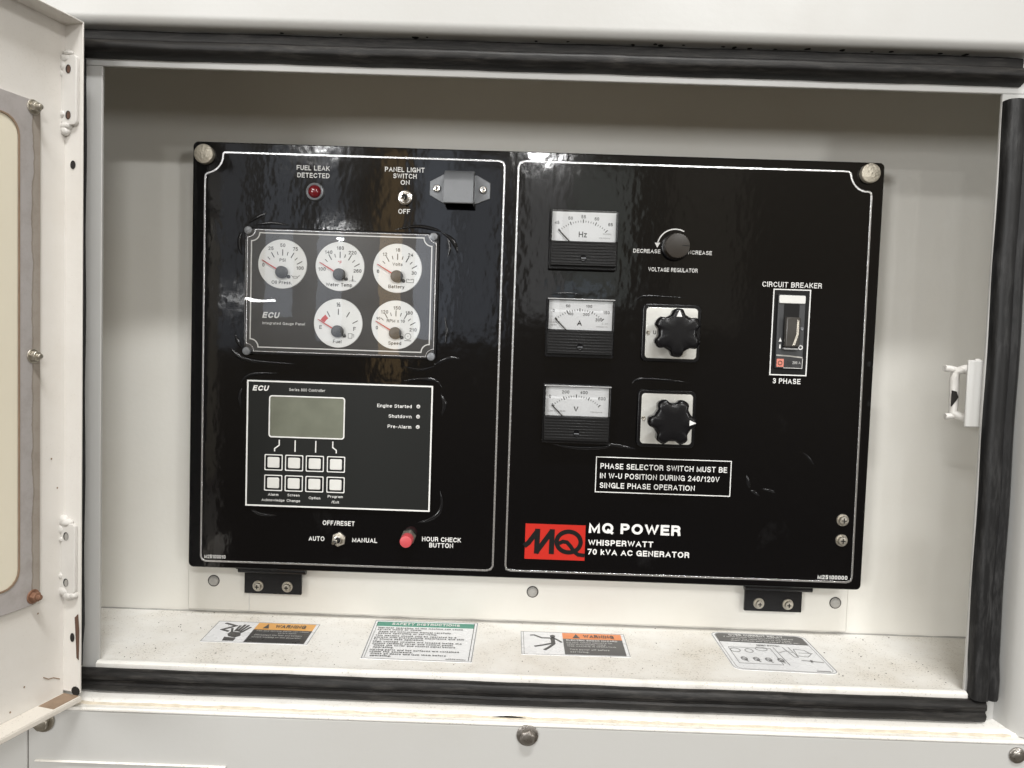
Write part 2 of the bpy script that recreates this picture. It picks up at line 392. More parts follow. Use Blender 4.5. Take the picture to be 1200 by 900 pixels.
# ---- lettering: a plain grotesque drawn as strokes (cap height 1, centre lines)
def _a(cx, cy, rx, ry, a0, a1, n=None):
    n = n or max(3, int(abs(a1-a0)/26))
    return [(cx+rx*math.cos(math.radians(a0+(a1-a0)*i/n)), cy+ry*math.sin(math.radians(a0+(a1-a0)*i/n))) for i in range(n+1)]
def _o(cx, cy, rx, ry, n=16): return ('c', _a(cx, cy, rx, ry, 0, 360, n)[:-1])
X_ = .70
GL = {
 'A': (.70, [[(0, 0), (.35, 1), (.70, 0)], [(.13, .33), (.57, .33)]]),
 'B': (.60, [[(0, .52), (0, 1), (.32, 1)]+_a(.33, .76, .23, .24, 90, -90)+[(0, .52)], [(0, .52), (0, 0), (.34, 0)]+_a(.34, .26, .26, .26, -90, 90)]),
 'C': (.68, [_a(.37, .5, .37, .5, 38, 322)]),
 'D': (.64, [('c', [(0, 0), (0, 1), (.24, 1)]+_a(.26, .5, .38, .5, 80, -80)+[(.24, 0)])]),
 'E': (.52, [[(.52, 1), (0, 1), (0, 0), (.54, 0)], [(0, .52), (.48, .52)]]),
 'F': (.50, [[(.52, 1), (0, 1), (0, 0)], [(0, .50), (.44, .50)]]),
 'G': (.72, [_a(.37, .5, .37, .5, 40, 330)+[(.72, .45), (.42, .45)], [(.72, .45), (.72, 0)]]),
 'H': (.62, [[(0, 0), (0, 1)], [(.62, 0), (.62, 1)], [(0, .52), (.62, .52)]]),
 'I': (.0, [[(0, 0), (0, 1)]]),
 'J': (.44, [[(.44, 1), (.44, .28)]+_a(.22, .26, .22, .26, 0, -180)]),
 'K': (.62, [[(0, 0), (0, 1)], [(.58, 1), (.03, .42)], [(.20, .58), (.62, 0)]]),
 'L': (.48, [[(0, 1), (0, 0), (.48, 0)]]),
 'M': (.76, [[(0, 0), (0, 1), (.38, .06), (.76, 1), (.76, 0)]]),
 'N': (.62, [[(0, 0), (0, 1), (.62, 0), (.62, 1)]]),
 'O': (.76, [_o(.38, .5, .38, .5, 20)]),
 'P': (.56, [[(0, 0), (0, 1), (.30, 1)]+_a(.31, .73, .25, .27, 90, -90)+[(0, .46)]]),
 'Q': (.76, [_o(.38, .5, .38, .5, 20), [(.44, .26), (.76, -.06)]]),
 'R': (.60, [[(0, 0), (0, 1), (.32, 1)]+_a(.33, .75, .24, .25, 90, -90)+[(0, .50)], [(.34, .50), (.54, .36), (.58, 0)]]),
 'S': (.58, [_a(.29, .755, .26, .245, 25, 262)+_a(.30, .255, .29, .255, 82, -158)]),
 'T': (.60, [[(0, 1), (.60, 1)], [(.30, 1), (.30, 0)]]),
 'U': (.60, [[(0, 1), (0, .32)]+_a(.30, .31, .30, .31, 180, 360)+[(.60, 1)]]),
 'V': (.66, [[(0, 1), (.33, 0), (.66, 1)]]),
 'W': (.98, [[(0, 1), (.24, 0), (.49, .96), (.74, 0), (.98, 1)]]),
 'X': (.64, [[(0, 0), (.62, 1)], [(.02, 1), (.64, 0)]]),
 'Y': (.66, [[(0, 1), (.33, .44), (.66, 1)], [(.33, .44), (.33, 0)]]),
 'Z': (.58, [[(.02, 1), (.56, 1), (0, 0), (.58, 0)]]),
 '0': (.50, [_o(.25, .5, .25, .5)]),
 '1': (.30, [[(0, .74), (.24, 1), (.24, 0)]]),
 '2': (.50, [_a(.25, .73, .24, .27, 170, -30)+[(0, 0), (.50, 0)]]),
 '3': (.50, [_a(.25, .76, .22, .24, 160, -80)+[(.20, .52)], [(.20, .52), (.30, .52)]+_a(.25, .27, .25, .27, 60, -165)]),
 '4': (.54, [[(.42, 0), (.42, 1), (0, .30), (.56, .30)]]),
 '5': (.50, [[(.46, 1), (.08, 1), (.03, .50)]+_a(.25, .32, .25, .32, 125, -155)]),
 '6': (.50, [_o(.25, .31, .25, .31, 14), [(.46, .86)]+_a(.27, .55, .27, .45, 80, 180)+[(.0, .31)]]),
 '7': (.48, [[(0, 1), (.48, 1), (.16, 0)]]),
 '8': (.50, [_o(.25, .76, .21, .24, 12), _o(.25, .26, .25, .26, 14)]),
 '9': (.50, [_o(.25, .69, .25, .31, 14), [(.50, .69)]+_a(.23, .45, .27, .45, 0, -100)]),
 '/': (.30, [[(0, -.02), (.30, 1.02)]]), '-': (.26, [[(0, .38), (.26, .38)]]), '.': (.0, [[(0, -.04), (0, .06)]]), ',': (.06, [[(.06, .05), (0, -.16)]]),
 '°': (.20, [_o(.1, .88, .11, .11, 8)]), '~': (.44, [[(0, .36), (.12, .48), (.30, .34), (.44, .46)]]), '½': (.80, [[(0, .86), (.12, 1), (.12, .48)], [(.10, -.02), (.62, 1.02)], _a(.62, .32, .15, .15, 160, -30)+[(.46, 0), (.80, 0)]]),
 'a': (.44, [_o(.22, .22, .22, .22, 12), [(.44, .44), (.44, 0)], [(.06, .62), (.22, X_), (.38, .64), (.44, .50), (.44, .3)]]),
 'b': (.46, [_o(.24, .35, .23, .35, 14), [(0, 0), (0, 1)]]), 'c': (.42, [_a(.23, .35, .23, .35, 45, 315)]),
 'd': (.46, [_o(.23, .35, .23, .35, 14), [(.46, 0), (.46, 1)]]), 'e': (.46, [[(.02, .37), (.46, .37)]+_a(.23, .35, .23, .35, 5, 310)]),
 'f': (.26, [[(.10, 0), (.10, .80)]+_a(.22, .82, .12, .18, 180, 90)+[(.30, 1)], [(-.04, X_), (.28, X_)]]),
 'g': (.46, [_o(.23, .35, .23, .35, 14), [(.46, X_), (.46, -.06)]+_a(.23, -.06, .23, .20, 0, -150)]),
 'h': (.42, [[(0, 0), (0, 1)], [(0, .44)]+_a(.21, .47, .21, .23, 165, 0)+[(.42, 0)]]), 'i': (0, [[(0, 0), (0, X_)], [(0, .90), (0, 1.0)]]),
 'j': (.06, [[(.06, X_), (.06, -.2), (-.06, -.26)], [(.06, .9), (.06, 1)]]), 'k': (.42, [[(0, 0), (0, 1)], [(.38, X_), (.02, .28)], [(.14, .40), (.42, 0)]]),
 'l': (0, [[(0, 0), (0, 1)]]), 'm': (.70, [[(0, 0), (0, X_)], [(0, .46)]+_a(.175, .50, .175, .20, 160, 0)+[(.35, 0)], [(.35, .46)]+_a(.525, .50, .175, .20, 160, 0)+[(.70, 0)]]),
 'n': (.42, [[(0, 0), (0, X_)], [(0, .44)]+_a(.21, .47, .21, .23, 165, 0)+[(.42, 0)]]), 'o': (.48, [_o(.24, .35, .24, .35, 14)]),
 'p': (.46, [_o(.24, .35, .23, .35, 14), [(0, X_), (0, -.26)]]), 'q': (.46, [_o(.23, .35, .23, .35, 14), [(.46, X_), (.46, -.26)]]),
 'r': (.26, [[(0, 0), (0, X_)], [(0, .42), (.10, .64), (.28, X_)]]), 's': (.40, [_a(.20, .53, .18, .17, 25, 262, 7)+_a(.20, .18, .20, .18, 82, -158, 7)]),
 't': (.24, [[(.10, .90), (.10, .14), (.16, .02), (.28, 0)], [(-.03, X_), (.26, X_)]]), 'u': (.42, [[(0, X_), (0, .24)]+_a(.21, .23, .21, .23, 180, 345)+[(.42, .26)], [(.42, X_), (.42, 0)]]),
 'v': (.44, [[(0, X_), (.22, 0), (.44, X_)]]), 'w': (.66, [[(0, X_), (.17, 0), (.33, .66), (.50, 0), (.66, X_)]]), 'x': (.42, [[(0, 0), (.40, X_)], [(.02, X_), (.42, 0)]]),
 'y': (.44, [[(0, X_), (.23, 0)], [(.44, X_), (.20, -.14), (.10, -.26), (0, -.26)]]), 'z': (.40, [[(0, X_), (.38, X_), (0, 0), (.40, 0)]]),
}
def glyphs(s, bold=0.0, shear=0.0):
    """returns verts (x, y, layer), faces; caps run from 0 to 1 in y"""
    w = min(.27, .125+2.1*bold); vs = []; fs = []; x = 0; k = 0
    sc_ = 1-w
    for ch in s:
        if ch == ' ': x += .46; continue
        wd, strokes = GL.get(ch, GL['-'])
        for st in strokes:
            closed = st[0] == 'c'; P = [Vector(p) for p in (st[1] if closed else st)]
            P = [p for i, p in enumerate(P) if i == 0 or (p-P[i-1]).length > 1e-4]
            P = [Vector((p.x, p.y*sc_+w/2)) for p in P]
            m = len(P); base = len(vs)
            for i, p in enumerate(P):
                a = P[i-1] if (closed or i) else None; b = P[(i+1) % m] if (closed or i < m-1) else None
                d1 = (p-a).normalized() if a is not None else (b-p).normalized()
                d2 = (b-p).normalized() if b is not None else d1
                n1 = Vector((-d1.y, d1.x)); n2 = Vector((-d2.y, d2.x)); nn = n1+n2
                if nn.length < 1e-4: nn = n1.copy()
                nn.normalize(); q = w/2/max(.5, nn.dot(n1))
                e = Vector((0, 0))
                if a is None: e = -d1*w*.5
                if b is None: e = d2*w*.5
                for sg in (1, -1):
                    v = p+nn*q*sg+e; yy = v.y
                    if 0 <= p.y-w/2+1e-6 and p.y <= 1-w/2+1e-6: yy = max(0.0, min(1.0, yy))   # clean cap and base lines
                    vs.append((x+w/2+v.x+shear*yy, yy, (k % 5)*1.3+i*.05))
            for i in range(m if closed else m-1):
                a_, b_ = base+2*i, base+2*((i+1) % m); fs.append((a_, b_, b_+1, a_+1))
            k += 1
        x += wd+w+.175
    return vs, fs

def text(mb, s, x, z, H, W=None, align='c', bold=.020, shear=0, y=-.0004, floor=False, res=2):
    """x,z: anchor of the vertical middle of the capitals; H cap height, W total width (all metres)"""
    vs, fs = glyphs(s, bold, shear)
    if not vs: return mb
    x0, x1 = min(v[0] for v in vs), max(v[0] for v in vs)
    kx = W/(x1-x0) if W else H*.98
    wd = (x1-x0)*kx; ox = {'c': -wd/2, 'l': 0, 'r': -wd}[align]; out = []
    for v in vs:
        a = (v[0]-x0)*kx+ox; b = (v[1]-.5)*H
        out.append((x+a, z+b, y+v[2]*.00002) if floor else (x+a, y-v[2]*.00002, z+b))
    return mb.add(out, fs)

def lettering(parent, items, mat='white', name='lettering', **kw):
    """items: (string, x, z, H, W[, align]) in mm in the parent's frame; one object per call"""
    mb = MB()
    for it in items:
        s, x, z, H, W = it[:5]; al = it[5] if len(it) > 5 else 'c'
        text(mb, s, x*MM, z*MM, H*MM, W*MM if W else None, al, **kw)
    me = bpy.data.meshes.new(name); me.from_pydata(mb.v, [], mb.f); me.materials.append(M[mat])
    return put(name, me, parent, smooth=False)

def circle(cx, cz, r, n=28):
    return [(cx+r*math.cos(2*PI*i/n), cz+r*math.sin(2*PI*i/n)) for i in range(n)]
def arc(cx, cz, r, a0, a1, n=12):
    return [(cx+r*math.cos(math.radians(a0+(a1-a0)*i/n)), cz+r*math.sin(math.radians(a0+(a1-a0)*i/n))) for i in range(n+1)]
def mm(pts): return [tuple(c*MM for c in p) for p in pts]

# ================================================================== ENCLOSURE
WY = .045        # back wall
OY = -.115       # opening plane (door jamb)
FY = -.150       # outer face
enc = thing('generator_enclosure', 'white painted steel generator housing around the open control compartment', 'enclosure', (0, 0, -.3235))
enc_z = -.3235
def epart(name, mb, mat, bevel=0, **k):
    mb.v = [(x, y, z-enc_z) for x, y, z in mb.v]
    return part(name, mb, mat, enc, bevel, **k)

epart('back_wall', MB().box(-.62, .62, WY, WY+.003, -.3235, .36), 'wall')
epart('mounting_plate', MB().box(-.423, .409, WY-.0025, WY-.0005, -.3205, .225), 'wall', .001)
epart('side_wall', MB().box(-.623, -.620, OY+.004, WY, -.3235, .36), 'wall')
epart('side_wall', MB().box(.620, .623, OY+.004, WY, -.3235, .36), 'wall')
epart('compartment_ceiling', MB().box(-.62, .62, OY+.004, WY, .36, .363), 'wall')
# floor with a rolled front lip
mb = MB(); prof = [(WY, -.3235), (OY+.012, -.3235), (OY+.0052, -.3228), (OY+.0052, -.334), (WY, -.334)]
mb.rings([[(x, y, z) for y, z in prof] for x in (-.618, .618)])
epart('compartment_floor', mb, 'floor', ang=60)
lp_ = [(OY+.0050, -.3228), (OY+.001, -.3208), (OY-.004, -.3205), (OY-.007, -.3222), (OY-.007, -.330), (OY-.001, -.334), (OY+.0050, -.334)]
epart('sill_lip', MB().rings([[(x, y, z) for y, z in lp_] for x in (-.4495, .4665)]), 'ledge', ang=60)
epart('paint_run', MB().box(-.3458, -.3444, WY-.0032, WY-.0024, -.3200, -.2945), 'weldpaint')
# weld seam where floor meets wall
pts = [(-.60+.02*i, WY-.001, -.3228+random.uniform(-.0006, .0006)) for i in range(61)]
epart('seam', MB().tube(pts, .0008, 6), 'slotgrey')

# jamb ring: four butted pieces
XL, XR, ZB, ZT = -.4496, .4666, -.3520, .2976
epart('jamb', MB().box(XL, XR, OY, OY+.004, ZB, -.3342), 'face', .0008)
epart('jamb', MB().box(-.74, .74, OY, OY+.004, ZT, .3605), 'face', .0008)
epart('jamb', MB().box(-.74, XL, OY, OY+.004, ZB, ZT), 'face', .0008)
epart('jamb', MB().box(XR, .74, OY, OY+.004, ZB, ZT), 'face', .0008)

# outer face: rolled returns at the top, right and bottom
def roll(profile, along, a0, a1):
    """profile (outward, y): outward distance; swept"""
    m_ = MB()
    if along == 'top': m_.rings([[(x, y, z) for y, z in profile] for x in (a0, a1)])
    else: m_.rings([[(x, y, z) for x, y in profile] for z in (a0, a1)])
    return m_
R0 = .0095
FT = -.1365      # the panel above stands a little further back
top = [(OY+.0005, .3335), (FT+R0, .3335)]+[(FT+R0-R0*math.sin(a), .3335+R0-R0*math.cos(a)) for a in [math.radians(d) for d in (15, 30, 45, 60, 75, 90)]]+[(FT, .62), (FT+.004, .62), (FT+.004, .3465+.004), (OY+.0005, .3375)]
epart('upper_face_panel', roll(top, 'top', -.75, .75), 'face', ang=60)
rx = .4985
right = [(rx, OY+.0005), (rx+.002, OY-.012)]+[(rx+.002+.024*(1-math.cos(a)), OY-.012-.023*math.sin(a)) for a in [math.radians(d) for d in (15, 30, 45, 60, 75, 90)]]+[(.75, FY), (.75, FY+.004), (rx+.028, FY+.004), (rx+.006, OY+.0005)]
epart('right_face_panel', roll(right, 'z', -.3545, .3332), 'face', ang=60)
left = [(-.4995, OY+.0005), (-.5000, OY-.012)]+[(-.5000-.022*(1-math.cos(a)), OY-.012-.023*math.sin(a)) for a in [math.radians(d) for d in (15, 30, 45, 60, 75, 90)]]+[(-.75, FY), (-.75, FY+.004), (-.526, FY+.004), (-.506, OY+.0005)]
epart('hinge_leaf_or_light_stop', MB().box(-.505, -.4690, FY, FY+.0015, -.345, .325), 'door')  # added strip hidden behind the door, blocks a light leak
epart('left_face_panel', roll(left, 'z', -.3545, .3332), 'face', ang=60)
# bottom ledge, sealant bead, strip, lower faces
led = [(OY+.0005, -.3508), (OY-.010, -.3510), (OY-.020, -.3516), (OY-.0265, -.3530), (OY-.0275, -.3555), (OY+.0005, -.3555)]
epart('sill_ledge', roll(led, 'top', -.75, .75), 'ledge', ang=60)
pts = [(-.50+.008*i, OY-.0275+random.uniform(-.0006, .0006), -.3548+random.uniform(-.0007, .0005)) for i in range(126)]
epart('sealant_bead', MB().tube(pts, .0017, 6), 'bead')
epart('sill_gap', MB().tube([(-.03+.006*i, OY-.0283, -.3541+.0006*math.sin(PI*i/6)) for i in range(7)], .0011, 6, taper=True), 'dark', label='dark split in the sealant along the sill')
epart('sill_strip', MB().box(-.75, .75, FY-.001, OY-.024, -.3600, -.3558), 'ledge', .0015)
epart('lower_face_panel', MB().box(-.5028, .75, FY, FY+.004, -.60, -.3602), 'face', .001)
epart('lower_face_panel', MB().box(-.75, -.5040, FY, FY+.004, -.60, -.3602), 'face', .001)
rl = [(FY-.0003, -.4120), (FY-.0022, -.4124), (FY-.0026, -.4130), (FY-.0022, -.4138), (FY-.0003, -.4142)]
epart('step_highlight_rib', roll(rl, 'top', -.495, -.300), 'ledge', ang=60)  # thin pale rib stands in for the highlight on a panel step
# gaskets: bulb + clip
def gasket_x(z0, z1, x0, x1, tp, mat='rub_x'):
    m_ = MB(); h = z1-z0
    N = 10
    if tp:   # top: dark clip above, bulb below
        pf = [(OY-.0003, z0), (OY-.004, z0), (OY-.009, z0+.0022), (OY-.0145, z0+.0046), (OY-.0158, z0+.0070), (OY-.0160, z0+.0110), (OY-.0154, z0+.0135), (OY-.0135, z0+.0152), (OY-.0065, z0+.0162),
              (OY-.0058, z0+.0190), (OY-.0064, z1-.002), (OY-.005, z1), (OY-.0003, z1)]
    else:    # bottom
        pf = [(OY-.0075, z0), (OY-.0125, z0+.001), (OY-.015, z0+.004), (OY-.0155, z0+.0085), (OY-.0130, z0+.0105), (OY-.0130, z0+.0125), (OY-.0155, z0+.0145), (OY-.0155, z0+.019), (OY-.013, z1-.001), (OY-.0085, z1), (OY-.0075, z1)]
    nseg = 40
    rr = []
    for i in range(nseg+1):
        x = x0+(x1-x0)*i/nseg; dz = .0006*math.sin(i*.9)+.0005*math.sin(i*2.3)
        sq = .86 if i in (0, nseg) else 1
        rr.append([(x, OY+(y-OY)*sq, z+dz*(.4)) for y, z in pf])
    m_.rings(rr); return m_
epart('door_gasket', gasket_x(.3045, .3318, -.4895, .4822, True), 'rub_x', label='upper black rubber door seal', ang=50)
epart('door_gasket', gasket_x(-.3500, -.3265, -.4640, .4835, False), 'rub_x', label='lower black rubber door seal', ang=50)
def gasket_z(x0, x1, z0, z1):
    m_ = MB(); wd = x1-x0
    pf = [(0, -.0003), (0, -.006), (.08, -.011), (.28, -.0135), (.5, -.0125), (.56, -.0105), (.60, -.0105), (.68, -.0125), (.82, -.012), (.95, -.008), (1, -.004), (1, -.0003)]
    rr = []
    for i in range(31):
        z = z0+(z1-z0)*i/30; dx = .0005*math.sin(i*.8)
        rr.append([(x0+u*wd+dx, OY+y-(.003 if z < -.30 else 0), z) for u, y in pf])
    m_.rings(rr); return m_
epart('door_gasket', gasket_z(.4672, .4972, -.3255, .2895), 'rub_z', label='right hand black rubber door seal', ang=50)
epart('door_gasket', gasket_z(-.490, -.4655, -.3260, .3040), 'rub_z', label='left black rubber door seal beside the hinges', ang=50)

# hex bolts on the lower face
def hexbolt(x, y, z, r, h, mat='steel', parent=None, name='bolt', washer=1.35, label=None, off=(0, 0)):
    m_ = MB()
    m_.lathe(x, z, [(y-.0022, r*washer*.94), (y-.0018, r*washer), (y-.0002, r*washer)], 32)
    m_.lathe(x+off[0], z+off[1], [(y-h, r*.80), (y-h+.0012, r*.98), (y-.0023, r)], 6, .3)
    m_.lathe(x+off[0], z+off[1], [(y-h-.0004, r*.55), (y-h+.0002, r*.74)], 24)
    m_.v = [(a, b, c-enc_z) for a, b, c in m_.v] if parent is enc else m_.v
    o = part(name, m_, mat, parent, .0004); 
    if label: o['label'] = label
    return o
hexbolt(.0067, FY, -.3680, .0082, .0085, 'steel', enc, label='dark steel hex bolt under the middle of the sill')
hexbolt(-.4875, FY, -.3715, .0085, .0085, 'zinc', enc, label='grey hex bolt under the foot of the door')
hexbolt(.5022, FY, -.3705, .0060, .0030, 'steel', enc)
# small plugs and holes in the wall under the panel
for x, z, mt, lab in ((-.3905, -.2830, 'slotgrey', None), (.0126, -.2830, 'slotgrey', None), (.3935, -.2835, 'slotgrey', None)):
    m_ = MB().lathe(x, z, [(WY-.0055, .0048), (WY-.0040, .0060), (WY-.0032, .0064)], 24)
    m_.lathe(x+.001, z+.001, [(WY-.0058, .003), (WY-.0055, .0036)], 16)
    epart('plug', m_, mt)
    epart('plug_hole', MB().lathe(x, z, [(WY-.0029, .0074), (WY-.0025, .0074)], 24), 'dark')
# chips along the rolled edge above
chips = MB()
for x in (-.265, -.205, -.130, -.118, -.008, .024, .090, .112, .118, .140, .180, .192, .207, .233, .265, .300, .330, .348, .398, .424):
    cy_ = random.uniform(-.1225, -.1185); n_ = 7; ph = random.random(); w_ = random.uniform(.0016, .0042)
    P = [(x+w_*math.cos(t)*random.uniform(.6, 1.2), cy_+w_*.9*math.sin(t)*random.uniform(.5, 1.3)) for t in [2*PI*k/n_+ph for k in range(n_)]]
    chips.add([(px, py, .33335) for px, py in P]+[(px, py, .3331) for px, py in P], [tuple(range(n_)), tuple(range(2*n_-1, n_-1, -1))])
epart('paint_chip', chips, 'dark', kind='stuff')
# crumbs and grit lying on the floor
gr = MB()
for i in range(430):
    x = random.uniform(-.44, .46); y = random.uniform(OY+.012, WY-.004); s_ = random.choice([.0002, .0003, .0003, .0004, .0005, .0009])*random.uniform(.8, 1.3)
    if random.random() < .5: x = random.choice([random.gauss(-.39, .05), random.gauss(.40, .05)]); x = max(-.44, min(.46, x))
    a = random.uniform(0, PI)
    gr.add([(x+s_*math.cos(a), y+s_*math.sin(a), -.32345), (x-s_*math.sin(a), y+s_*math.cos(a), -.32345), (x-s_*math.cos(a), y-s_*math.sin(a), -.32345), (x, y, -.32345+s_*.8)], [(0, 1, 3), (1, 2, 3), (2, 0, 3)])
epart('grit', gr, 'gritm', kind='stuff')

# latch striker on the right jamb
sk = thing('latch_striker', 'white painted latch striker loop with a dark chip, welded behind the right jamb', 'latch', (.46, -.085, -.04))
def sp(name, mb, mat='weldpaint', bevel=0, **k):
    mb.v = [(x-.46, y+.085, z+.04) for x, y, z in mb.v]; return part(name, mb, mat, sk, bevel, **k)
sp('backing_plate', MB().box(.4525, .4990, -.1095, -.1065, -.0430, .0270), mat='face', bevel=.0012)
loop = [(.4680, -.098, .0165), (.4610, -.093, .0170), (.4550, -.088, .0150), (.4540, -.086, .006), (.4550, -.086, -.010), (.4545, -.087, -.022), (.4540, -.088, -.0305), (.4600, -.093, -.0335), (.4670, -.098, -.0330)]
sp('striker_loop', MB().tube([(x-.002, y, z) for x, y, z in loop], .0048, 12), ang=70)
sp('striker_ear', MB().tube([(.4400, -.088, .0175), (.4460, -.088, .0170), (.4560, -.088, .0150)], .0036, 10), ang=70)
sp('striker_ear', MB().tube([(.4430, -.089, -.0340), (.4500, -.089, -.0335), (.4560, -.089, -.0325)], .0034, 10), ang=70)
sp('weld', MB().tube([(.4680, -.104, .024), (.4660, -.1035, .0255), (.4630, -.103, .0250)], .0035, 8), ang=70)
sp('paint_chip', MB().prism([(.4478, -.006), (.4522, -.007), (.4545, -.013), (.4520, -.017), (.4478, -.023)], -.0920, -.0900), 'dark')

# ================================================================== DOOR
th = math.radians(15.686)
rotz = math.atan2(-math.cos(th), -math.sin(th))
Kx, Ky = -.46788, -.14905
door = thing('enclosure_door', 'open white steel door on the left with a cream window and rusty lower corner', 'door', (Kx, Ky, -.3435), rotz=rotz)
dz = -.3435
def dp(name, mb, mat, bevel=0, parent=None, **k):
    # local frame: x along the door from the hinge side, y toward the inside, z up
    mb.v = [(x, y, z-dz) for x, y, z in mb.v]; return part(name, mb, mat, parent or door, bevel, **k)
DT, DB = .3255, -.3435
DW = .36
# window opening t .045...; skin in four butted sheets round it
wt0, wt1, wz0, wz1 = .050, .30, -.222, .228
dp('door_skin', MB().box(0, wt0, -.0015, 0, DB, DT), 'door')
dp('door_skin', MB().box(wt1, DW, -.0015, 0, DB, DT), 'door')
dp('door_skin', MB().box(wt0, wt1, -.0015, 0, wz1, DT), 'door')
dp('door_skin', MB().box(wt0, wt1, -.0015, 0, DB, wz0), 'door')
dp('hinge_flange', MB().box(-.0016, -.00005, -.0015, .0215, DB+.004, DT), 'door', .0003)
dp('top_flange', MB().box(.0002, DW, .0002, .0220, DT-.0016, DT), 'door', .0006)
dp('bottom_flange', MB().box(.0002, DW, .0002, .0230, DB, DB+.0016), 'doorlip', .0006)
dp('flange_edge', MB().box(.0002, DW, .0218, .0236, DB-.004, DB+.0006), 'doorlip', .0006)
dp('rust_patch', MB().prism([(0, 0), (1, 0), (1, 1), (0, 1)], 0, 1).xf(Matrix.Translation((.0012, .0025, DB+.0016))@Matrix.Diagonal((.030, .0185, .0004, 1))), 'brownmetal', label='bare rusty patch at the hinge corner of the door')
dp('rust_hole', MB().lathe(.0005, 0, [(.0, .0065), (.0006, .0065)], 12).xf(Matrix.Translation((.0003, .0155, DB+.0055))@Matrix.Rotation(PI/2, 4, 'Z')@Matrix.Diagonal((.8, 1, .75, 1))), 'dark')
dp('crack', MB().tube([(.0045, .0004, -.326), (.012, .0004, -.3215), (.018, .0004, -.3205), (.0235, .0004, -.3165)], .0005, 5), 'brownmetal')
# spots
sp_ = MB()
for t, z in ((.060, -.335), (.045, -.317), (.03, -.25), (.058, .06), (.0150, -.10), (.008, -.13)):
    sp_.lathe(t, z, [(.0002, .0008), (.0004, .0010)], 8)
sp_.v = [(x, abs(y), z) for x, y, z in sp_.v]
dp('dirt_spot', sp_, 'brownmetal', kind='stuff')
# window: grey frame ring, cream sheet
def ringprism(o, i, y0, y1):
    m_ = MB(); n = len(o)
    vs = [(x, y0, z) for x, z in o]+[(x, y0, z) for x, z in i]+[(x, y1, z) for x, z in o]+[(x, y1, z) for x, z in i]
    fs = []
    for k in range(n):
        j = (k+1) % n
        fs += [(k, j, n+j, n+k), (2*n+k, 3*n+k, 3*n+j, 2*n+j), (k, 2*n+k, 2*n+j, j), (n+k, n+j, 3*n+j, 3*n+k)]
    return m_.add(vs, fs)
wf = dp('window_frame', ringprism(rrect(.0305, .320, -.2385, .2400, .007), rrect(.0535, .297, -.2160, .2200, .016), .0002, .0035), 'seal', .0006)
dp('window_lip', ringprism(rrect(.0527, .2978, -.2168, .2208, .017), rrect(.0543, .2962, -.2152, .2192, .017), .0034, .0042), 'brownmetal', .0002)
dp('window_pane', MB().prism(rrect(.0540, .2965, -.2155, .2195, .016), .0005, .0030), 'cream', .0005)
def nutd(t, z, mat):
    m_ = MB()
    m_.lathe(0, 0, [(-.0012, .0066), (-.0006, .0070), (0, .0070)], 24)
    m_.lathe(0, 0, [(-.0062, .0040), (-.0056, .0050), (-.0013, .0052)], 6, .2)
    m_.lathe(0, 0, [(-.0100, .0018), (-.0094, .0026), (-.0062, .0028)], 16)
    m_.v = [(t+x, .0036-y, z+zz) for x, y, zz in m_.v]
    return m_
dp('nut', nutd(.0385, .2335, 'zinc'), 'zinc', .0003)
dp('nut', nutd(.0385, .0015, 'zinc'), 'zinc', .0003)
dp('nut', nutd(.0385, -.2300, 'rustynut'), 'rustynut', .0003, label='rust coloured nut at the foot of the window frame')
for k in range(3):
    dp('nut', nutd(.115+.09*k, .2335, 'zinc'), 'zinc'); dp('nut', nutd(.115+.09*k, -.2325, 'zinc'), 'zinc')

# hinge plates on the flange: local plane x = 0, plate faces +x (toward the camera)
def fpoly(poly, x0, x1):
    """poly (y,z) on the flange, thickness x0..x1"""
    n = len(poly); return MB().add([(x0, y, z) for y, z in poly]+[(x1, y, z) for y, z in poly],
        [tuple(range(n)), tuple(range(2*n-1, n-1, -1))]+[(i, n+i, n+(i+1) % n, (i+1) % n) for i in range(n)])
def blob(cx, cy, cz, rx_, ry_, rz_, seed):
    rnd = random.Random(seed); m_ = MB(); rr = []
    for i in range(1, 8):
        ph = PI*i/8; rr.append([(cx+rx_*math.cos(ph)*1.0, cy+ry_*math.sin(ph)*math.cos(t)*rnd.uniform(.86, 1.12), cz+rz_*math.sin(ph)*math.sin(t)*rnd.uniform(.86, 1.12)) for t in [2*PI*k/14 for k in range(14)]])
    return m_.rings(rr)
def hinge(z0, z1, h1, h2, seed, lab):
    yy0, yy1 = -.0005, .0180
    hp = dp('hinge_plate', fpoly([(y, z) for y, z in rrect(yy0, yy1, z0, z1, .004)], .0002, .0042), 'plateprime', .0008, label=lab)
    for (hy, hz) in (h1, h2):
        dp('bolt_hole', fpoly([(hy+.0030*math.cos(t), hz+.0042*math.sin(t)) for t in [2*PI*k/16 for k in range(16)]], .0043, .0047), 'dark', parent=door)
        dp('hole_plug', fpoly([(hy+.0008+.0021*math.cos(t), hz-.0003+.0036*math.sin(t)) for t in [2*PI*k/16 for k in range(16)]], .0047, .0050), 'rusty' if seed == 1 else 'slotgrey', parent=door)
    return hp
hinge(.2265, .2935, (.0085, .2800), (.0085, .2360), 1, 'upper hinge plate with two bolt holes and lumpy welds')
hinge(-.2375, -.1660, (.0075, -.1790), (.0075, -.2260), 2, 'lower hinge plate with two bolt holes and lumpy welds')
